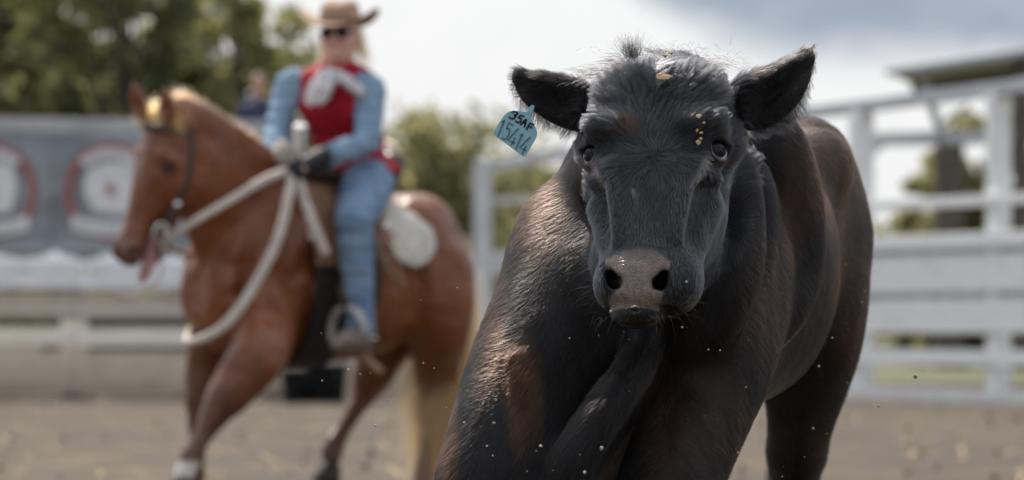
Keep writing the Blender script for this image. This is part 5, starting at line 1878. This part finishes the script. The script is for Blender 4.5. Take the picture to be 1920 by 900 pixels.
def make_tree(x, y, h, w, z0, seed, mat, label, nleaf=5200, leaf=.20, clumps=46, gappy=.6):
    rng = np.random.default_rng(seed)
    t = empty('tree', (x, y, 0), label, 'tree', 'trees beyond the arena')
    base = np.array([x, y, 0.0])
    # clumps spread through the crown's volume, uneven outline
    c = rng.normal(0, 1, (clumps, 3))
    c = c / np.linalg.norm(c, axis=1)[:, None] * rng.uniform(.35, 1.0, clumps)[:, None] ** .6
    cen = base + np.array([0, 0, (z0 + h) / 2]) + c * np.array([w / 2, w / 2, (h - z0) / 2])
    cen[:, 2] = np.maximum(cen[:, 2], .35 + rng.uniform(0, .5, clumps))
    # trunk and limbs as one tapered woody mesh
    lean = rng.normal(0, .25, 2)
    tr = np.array([base + np.array([lean[0] * k, lean[1] * k, k * h * .8]) for k in np.linspace(0, 1, 6)])
    tr[1:5, :2] += rng.normal(0, .10, (4, 2))
    link('trunk', tube_mesh('trunk', tr, np.linspace(.055, .012, 6) * h * .42, 9, 1.0, 16), t, BARK)
    vs, qs, off = [], [], 0
    for k in range(0, clumps, 2):
        f = rng.uniform(.25, .75)
        a = tr[0] + (tr[-1] - tr[0]) * f
        me_pts = np.array([a, a * .55 + cen[k] * .45 + np.array([0, 0, .15 * w * rng.uniform(-.2, 1)]), cen[k]])
        p = spline(me_pts, 7)
        r = np.linspace(.018, .004, 7) * h * .4
        ang = np.linspace(0, 2 * np.pi, 5, endpoint=False)
        ring = p[:, None] + r[:, None, None] * np.stack([np.cos(ang), np.sin(ang), 0 * ang], -1)[None]
        vs.append(ring.reshape(-1, 3))
        i, j = np.meshgrid(np.arange(6), np.arange(5), indexing='ij')
        qs.append(off + np.stack([i * 5 + j, i * 5 + (j + 1) % 5, (i + 1) * 5 + (j + 1) % 5, (i + 1) * 5 + j], -1).reshape(-1, 4))
        off += 35
    lb = link('limbs', np_mesh('limbs', np.vstack(vs), np.vstack(qs)), t, BARK)
    # leaves
    ci = rng.integers(0, clumps, nleaf)
    sz = rng.uniform(.6, 1.5, clumps) * w * .13
    o = rng.normal(0, 1, (nleaf, 3)) * np.array([1, 1, .75])
    p = cen[ci] + o * sz[ci][:, None] * gappy
    d = unit(rng.normal(0, 1, (nleaf, 3)))
    e = unit(np.cross(d, rng.normal(0, 1, (nleaf, 3))))
    L = leaf * rng.uniform(.6, 1.4, nleaf)[:, None]
    v = np.stack([p - d * L, p + e * L * .45, p + d * L, p - e * L * .45], 1).reshape(-1, 3)
    link('crown', np_mesh('crown', v, np.arange(4 * nleaf).reshape(-1, 4), False), t, mat)
    return t


LEAF_DARK = leaf_mat('dark_green_leaves', (.066, .074, .038), (.105, .106, .052), .5)
LEAF_OLIVE = leaf_mat('olive_leaves', (.135, .132, .062), (.19, .172, .082), .6)
LEAF_LIGHT = leaf_mat('yellow_green_leaves', (.20, .195, .115), (.25, .225, .135), .6)


def px_tree(px, top, wpx, d, z0, seed, mat, label, **k):
    c = P(px, top, d)
    make_tree(c[0], d, c[2], wpx * d / FPX, z0, seed, mat, label, **k)


def make_trees():
    # the dense stand behind the banners
    px_tree(-60, -330, 330, 74, 1.2, 1, LEAF_DARK, 'dark leafy tree at the left edge of the stand above the banners', nleaf=1936, clumps=60, leaf=.22)
    px_tree(95, -300, 330, 80, 1.2, 2, LEAF_OLIVE, 'olive tree with sky gaps above the first two banners', nleaf=1614, clumps=60, leaf=.22)
    px_tree(225, -340, 330, 72, 1.5, 3, LEAF_DARK, 'dark dense tree straight above the horse\'s ears', nleaf=2043, clumps=64, leaf=.22)
    px_tree(345, -280, 330, 84, 1.2, 4, LEAF_OLIVE, 'broad olive tree between the horse\'s ears and the rider', nleaf=1775, clumps=60, leaf=.22)
    px_tree(450, -210, 260, 76, 1.2, 5, LEAF_OLIVE, 'lighter tree behind the rider\'s sleeve at the right of the stand', nleaf=1075, clumps=44, leaf=.22)
    px_tree(550, -30, 200, 92, 1.0, 6, LEAF_OLIVE, 'thin airy tree right behind the rider\'s hat', nleaf=806, clumps=30, leaf=.22)
    px_tree(150, -60, 460, 95, .8, 7, LEAF_DARK, 'dark tree farther back showing through the olive tree', nleaf=1398, clumps=56, leaf=.24)
    px_tree(380, 0, 420, 98, .8, 8, LEAF_DARK, 'dark tree farther back beside the rider\'s shoulder', nleaf=1345, clumps=52, leaf=.24)
    # beyond the gate
    px_tree(812, 165, 300, 96, -2.2, 11, LEAF_LIGHT, 'round yellow green tree standing between the rider and the cow', nleaf=5200, clumps=70, leaf=.19, gappy=.8)
    px_tree(985, 225, 300, 104, -2.0, 12, LEAF_LIGHT, 'low yellow green tree behind the ear tag', nleaf=4600, clumps=60, leaf=.19, gappy=.8)
    px_tree(700, 320, 200, 108, -2.2, 13, LEAF_OLIVE, 'low bushy tree behind the saddle', nleaf=4200, clumps=56, leaf=.19, gappy=.8)
    px_tree(885, 300, 260, 110, -2.2, 14, LEAF_OLIVE, 'low bushy tree behind the white gate post', nleaf=5200, clumps=60, leaf=.19, gappy=.8)
    px_tree(1090, 300, 240, 112, -2.0, 15, LEAF_OLIVE, 'low bushy tree hidden partly by the cow\'s neck', nleaf=4200, clumps=50, leaf=.19, gappy=.8)
    # behind the white fence
    px_tree(1810, 205, 150, 84, -1.0, 21, LEAF_LIGHT, 'yellow green tree behind the shed post', nleaf=4600, clumps=56, leaf=.17, gappy=.75)
    px_tree(1725, 300, 110, 88, -1.0, 22, LEAF_LIGHT, 'small yellow green tree left of the shed post', nleaf=2600, clumps=40, leaf=.16, gappy=.75)
    px_tree(1930, 120, 130, 80, -.5, 23, LEAF_OLIVE, 'tall olive tree cut by the right edge of the photo', nleaf=4600, clumps=50, leaf=.2)
    # a far wood that reads as one mass, and the grass bank outside the arena
    rng = np.random.default_rng(77)
    N = 26000
    px = rng.uniform(-400, 2400, N)
    d = rng.uniform(150, 175, N)
    topy = 470 + 40 * np.sin(px * .011) + 22 * np.sin(px * .037 + 1)
    py = topy + (HORIZON + 5 - topy) * rng.uniform(0, 1, N) ** .8
    p = np.stack([(px - 960) * d / FPX, d, CAMZ + (HORIZON - py) * d / FPX], -1)
    dd = unit(rng.normal(0, 1, (N, 3)))
    e = unit(np.cross(dd, rng.normal(0, 1, (N, 3))))
    v = np.stack([p - dd * .35, p + e * .2, p + dd * .35, p - e * .2], 1).reshape(-1, 3)
    tag(link('far_wood', np_mesh('far_wood', v, np.arange(4 * N).reshape(-1, 4), False), None, LEAF_OLIVE), kind='stuff')
    gm = principled('rough_grass', (.065, .085, .03), .9, var=(.12, .105, .055), scale=.6)
    bm = bmesh.new()
    vs = [bm.verts.new(c) for c in ((-400, 63.5, -.02), (400, 63.5, -.02), (400, 400, .6), (-400, 400, .6))]
    bm.faces.new(vs)
    tag(link('grass_field', bm_mesh('grass_field', bm), None, gm), kind='structure')


make_trees()


# ------------------------------------------------------------------ an onlooker at the rail behind the rider
def make_onlooker():
    d = 50.9
    root = empty('person', P(485, 720, d), 'distant onlooker in dark navy and lilac standing behind the rail by the rider\'s elbow', 'person')
    k = d / FPX
    foot = P(485, 0, d)
    foot[2] = 2.05
    def O(x, z, y=0.0):
        return foot + np.array([x, y, z])
    B = Body(np.arange(foot[0] - .5, foot[0] + .5, .014), np.arange(d - .4, d + .4, .014), np.arange(1.9, 4.0, .014))
    B.chain([O(0, .78), O(0, 1.05), O(0, 1.30)], [.14, .13, .16], .05, 4)
    B.chain([O(0, 1.40), O(0, 1.5), O(0, 1.62, -.02)], [.06, .055, .085], .04, 4)
    B.ell(O(0, 1.66, -.02), (.078, .095, .11), None, .03)
    B.cone(O(0, 1.655, -.11), O(0, 1.635, -.13), .012, .014, .012)
    for s in (-1, 1):
        B.chain([O(s * .17, 1.36), O(s * .22, 1.10), O(s * .16, .90, -.12)], [.055, .045, .032], .03, 6)
        B.ell(O(s * .15, .86, -.14), (.035, .045, .035), None, .02)
        B.chain([O(s * .09, .75), O(s * .10, .42), O(s * .10, .06)], [.085, .065, .045], .03, 6)
        B.chain([O(s * .10, .05), O(s * .10, .02, -.14)], [.045, .035], .02)
    sdf_obj('body', B, principled('onlooker_skin', (.45, .25, .18), .6), root)
    C = Body(np.arange(foot[0] - .5, foot[0] + .5, .014), np.arange(d - .4, d + .4, .014), np.arange(1.9, 4.0, .014))
    C.chain([O(0, .80), O(0, 1.05), O(0, 1.32)], [.16, .15, .18], .05, 4)
    for s in (-1, 1):
        C.chain([O(s * .17, 1.36), O(s * .22, 1.10), O(s * .17, .95, -.10)], [.07, .058, .046], .03, 6)
    sdf_obj('jacket', C, principled('navy_jacket', (.035, .04, .09), .8), root)
    T = Body(np.arange(foot[0] - .5, foot[0] + .5, .014), np.arange(d - .4, d + .4, .014), np.arange(1.9, 4.0, .014))
    for s in (-1, 1):
        T.chain([O(s * .06, .78), O(s * .10, .42), O(s * .10, .08)], [.115, .082, .062], .03, 6)
    sdf_obj('trousers', T, principled('lilac_trousers', (.30, .28, .42), .8), root)
    bm = bmesh.new()
    bmesh.ops.create_uvsphere(bm, u_segments=16, v_segments=10, radius=.1, matrix=Matrix.Translation(Vector(O(0, 1.70, .015))) @ Matrix.Diagonal((.9, 1.05, .9, 1)))
    link('hair', bm_mesh('hair', bm, True), root, principled('dark_hair', (.03, .025, .02), .6))
    # the plank they stand on
    p = empty('viewing_platform', O(0, 0), 'narrow timber viewing platform on legs behind the banners', 'platform')
    tim = bpy.data.materials['dark_shed_timber']
    for i in range(3):
        beam('plank', O(-.7, -.03, -.2 + i * .22), O(.7, -.03, -.2 + i * .22), .2, .045, tim, p)
    for sx in (-.6, .6):
        for sy in (-.18, .2):
            beam('leg', O(sx, -2.05, sy), O(sx, -.055, sy), .08, .08, tim, p, up=(0, 1, 0))


make_onlooker()

# ------------------------------------------------------------------ ear tag
def make_tag():
    d = 7.475
    blue = principled('blue_tag_plastic', (.20, .40, .48), .42, .45, var=(.24, .44, .52), scale=40)
    inkb = principled('black_marker', (.012, .014, .016), .6)
    inkg = principled('worn_print', (.085, .135, .165), .6)
    K = 1157 / 180.0

    def Q(x, y, dy=0.0):                              # tag traced in its own face
        return P(900 + x / K, 180 + y / K, d) + np.array([0, dy, 0])
    root = empty('ear_tag', Q(420, 420), 'pale blue plastic ear tag numbered 35AF 15414', 'ear tag')
    ol = [(575, 178), (600, 130), (625, 105), (660, 120), (645, 170), (612, 215), (612, 250), (640, 320), (675, 385), (690, 440), (680, 500), (655, 545), (560, 705), (540, 725), (515, 725), (185, 480), (165, 455), (168, 420), (230, 320), (300, 220), (345, 185), (395, 176), (480, 182), (540, 190)]
    bm = bmesh.new()
    f = bm.faces.new([bm.verts.new(Vector(Q(*a))) for a in ol])
    r = bmesh.ops.extrude_face_region(bm, geom=[f])
    bmesh.ops.translate(bm, vec=(0, .0025, 0), verts=[g for g in r['geom'] if isinstance(g, bmesh.types.BMVert)])
    bmesh.ops.recalc_face_normals(bm, faces=list(bm.faces))
    bmesh.ops.bevel(bm, geom=[e for e in bm.edges if e.calc_face_angle(0) > 1.2], offset=.0006, segments=1, affect='EDGES')
    link('panel', bm_mesh('panel', bm), root, blue)

    def stroke(name, pts, w, mat, dy=-.0008):
        p = np.array([Q(a, b, dy) for a, b in pts])
        p = spline(p, max(2, 7 * (len(pts) - 1))) if len(pts) > 2 and name == 'digit' else p
        t = np.gradient(p, axis=0)
        s = unit(np.stack([-t[:, 2], 0 * t[:, 0], t[:, 0]], -1)) * w / K * d / FPX
        v = np.vstack([p + s, p - s])
        n = len(p)
        q = np.array([[i, i + 1, n + i + 1, n + i] for i in range(n - 1)])
        v2 = v + np.array([0, -.0004, 0])
        m = 2 * n
        sd = [[i, i + 1, i + 1 + m, i + m] for i in range(n - 1)] + [[n + i + 1, n + i, n + i + m, n + i + 1 + m] for i in range(n - 1)]
        return np.vstack([v, v2]), np.vstack([q[:, ::-1] + m, q, sd])

    def glyph(name, strokes, w, mat, dy=-.0008):
        vs, qs, off = [], [], 0
        for s in strokes:
            v, q = stroke('digit' if len(s) > 3 else 'line', s, w, mat, dy)
            vs.append(v)
            qs.append(q + off)
            off += len(v)
        link(name, np_mesh(name, np.vstack(vs), np.vstack(qs), False), root, mat)
    glyph('character', [[(382, 196), (415, 188), (452, 205), (440, 228), (408, 232)], [(408, 232), (428, 245), (408, 270), (378, 272), (350, 248)]], 11, inkb)
    glyph('character', [[(535, 250), (490, 232), (462, 262)], [(462, 262), (495, 275), (488, 308), (455, 318), (425, 298)]], 11, inkb)
    glyph('character', [[(482, 350), (555, 280)], [(555, 280), (560, 290)], [(557, 285), (536, 380)], [(515, 318), (555, 335)]], 11, inkb)
    glyph('character', [[(560, 408), (600, 325)], [(600, 325), (652, 352)], [(585, 362), (630, 385)]], 11, inkb)
    glyph('character', [[(262, 318), (296, 296)], [(296, 296), (215, 488)]], 9, inkg)
    glyph('character', [[(405, 355), (350, 325), (318, 392)], [(318, 392), (352, 398), (352, 450), (310, 520), (265, 505)]], 9, inkg)
    glyph('character', [[(462, 392), (335, 532), (425, 572)], [(425, 500), (375, 590)]], 9, inkg)
    glyph('character', [[(478, 480), (515, 460)], [(515, 460), (428, 640)]], 9, inkg)
    glyph('character', [[(608, 492), (480, 620), (555, 660)], [(555, 600), (510, 695)]], 9, inkg)
    bm = bmesh.new()
    bmesh.ops.create_cone(bm, cap_ends=True, segments=20, radius1=.008, radius2=.006, depth=.007, matrix=Matrix.Translation(Vector(Q(668, 92, .028))) @ Matrix.Rotation(math.radians(90), 4, 'X'))
    link('button', bm_mesh('button', bm), root, blue)


make_tag()


# ------------------------------------------------------------------ dirt thrown up by the hooves
def make_clods():
    rng = np.random.default_rng(19)
    brown = principled('flying_dirt', (.20, .155, .11), .9, var=(.10, .08, .06), scale=60)
    pale = principled('flying_grit', (.36, .31, .23), .6)
    ico = np.array([(0, 0, 1), (.9, 0, .3), (.28, .85, .45), (-.72, .53, .4), (-.72, -.53, .45), (.28, -.85, .4), (.72, .53, -.4), (-.28, .85, -.45), (-.9, 0, -.4), (-.28, -.85, -.45), (.72, -.53, -.4), (0, 0, -1)], float)
    fc = [(0, 1, 2), (0, 2, 3), (0, 3, 4), (0, 4, 5), (0, 5, 1), (1, 6, 2), (2, 6, 7), (2, 7, 3), (3, 7, 8), (3, 8, 4), (4, 8, 9), (4, 9, 5), (5, 9, 10), (5, 10, 1), (1, 10, 6), (11, 7, 6), (11, 8, 7), (11, 9, 8), (11, 10, 9), (11, 6, 10)]
    for (px, py, r, d, m, lab) in ((1717, 706, 6, 7.8, 0, 'largest dark clod of dirt flying in front of the right fence'), (1588, 719, 4, 7.9, 0, 'dark crumb of dirt flying just right of the cow\'s hind leg, upper of two'), (1587, 741, 3.5, 7.9, 0, 'dark crumb of dirt flying just right of the cow\'s hind leg, lower of two'),
                                   (1648, 762, 4, 7.5, 1, 'pale crumb of dirt flying over the sand right of the hind leg'), (930, 749, 4, 7.2, 1, 'pale crumb flying before the cow\'s outstretched foreleg, upper of two'), (926, 793, 4, 7.2, 1, 'pale crumb flying before the cow\'s outstretched foreleg, lower of two'),
                                   (1014, 836, 5, 7.15, 1, 'pale crumb flying in front of the cow\'s dewlap'), (1128, 840, 6, 7.15, 1, 'knobbly pale crumb flying below the cow\'s chin'), (1096, 886, 5, 7.15, 1, 'pale crumb low in front of the cow\'s chest'), (1145, 584, 4, 7.1, 1, 'pale grain at the corner of the cow\'s mouth'),
                                   (1287, 528, 4, 7.08, 1, 'bright grain beside the cow\'s right nostril'), (1524, 803, 4, 7.9, 1, 'pale crumb flying before the hind leg'), (1535, 687, 4, 7.9, 1, 'pale crumb flying before the cow\'s thigh')):
        v = ico * rng.uniform(.6, 1.3, (12, 3)) * r * d / FPX * .75 + P(px, py, d)
        o = link('dirt_clod', np_mesh('dirt_clod', v, np.array(fc), False), None, (brown, pale)[m])
        tag(o, lab, 'dirt clod', 'clods of dirt flying round the cow')
    N = 80
    px = np.concatenate([rng.uniform(820, 1640, 56), rng.uniform(560, 900, 24)])
    py = np.concatenate([rng.uniform(480, 900, 56), rng.uniform(560, 880, 24)])
    d = rng.uniform(6.7, 7.6, N)
    p = np.stack([(px - 960) * d / FPX, d, CAMZ + (HORIZON - py) * d / FPX], -1)
    r = rng.gamma(2.0, .0004, N) + .0004
    v = (ico[None] * rng.uniform(.7, 1.3, (N, 12, 3)) * r[:, None, None] + p[:, None]).reshape(-1, 3)
    f = (np.array(fc)[None] + 12 * np.arange(N)[:, None, None]).reshape(-1, 3)
    tag(link('airborne_grit', np_mesh('airborne_grit', v, f, False), None, pale), kind='stuff')


make_clods()
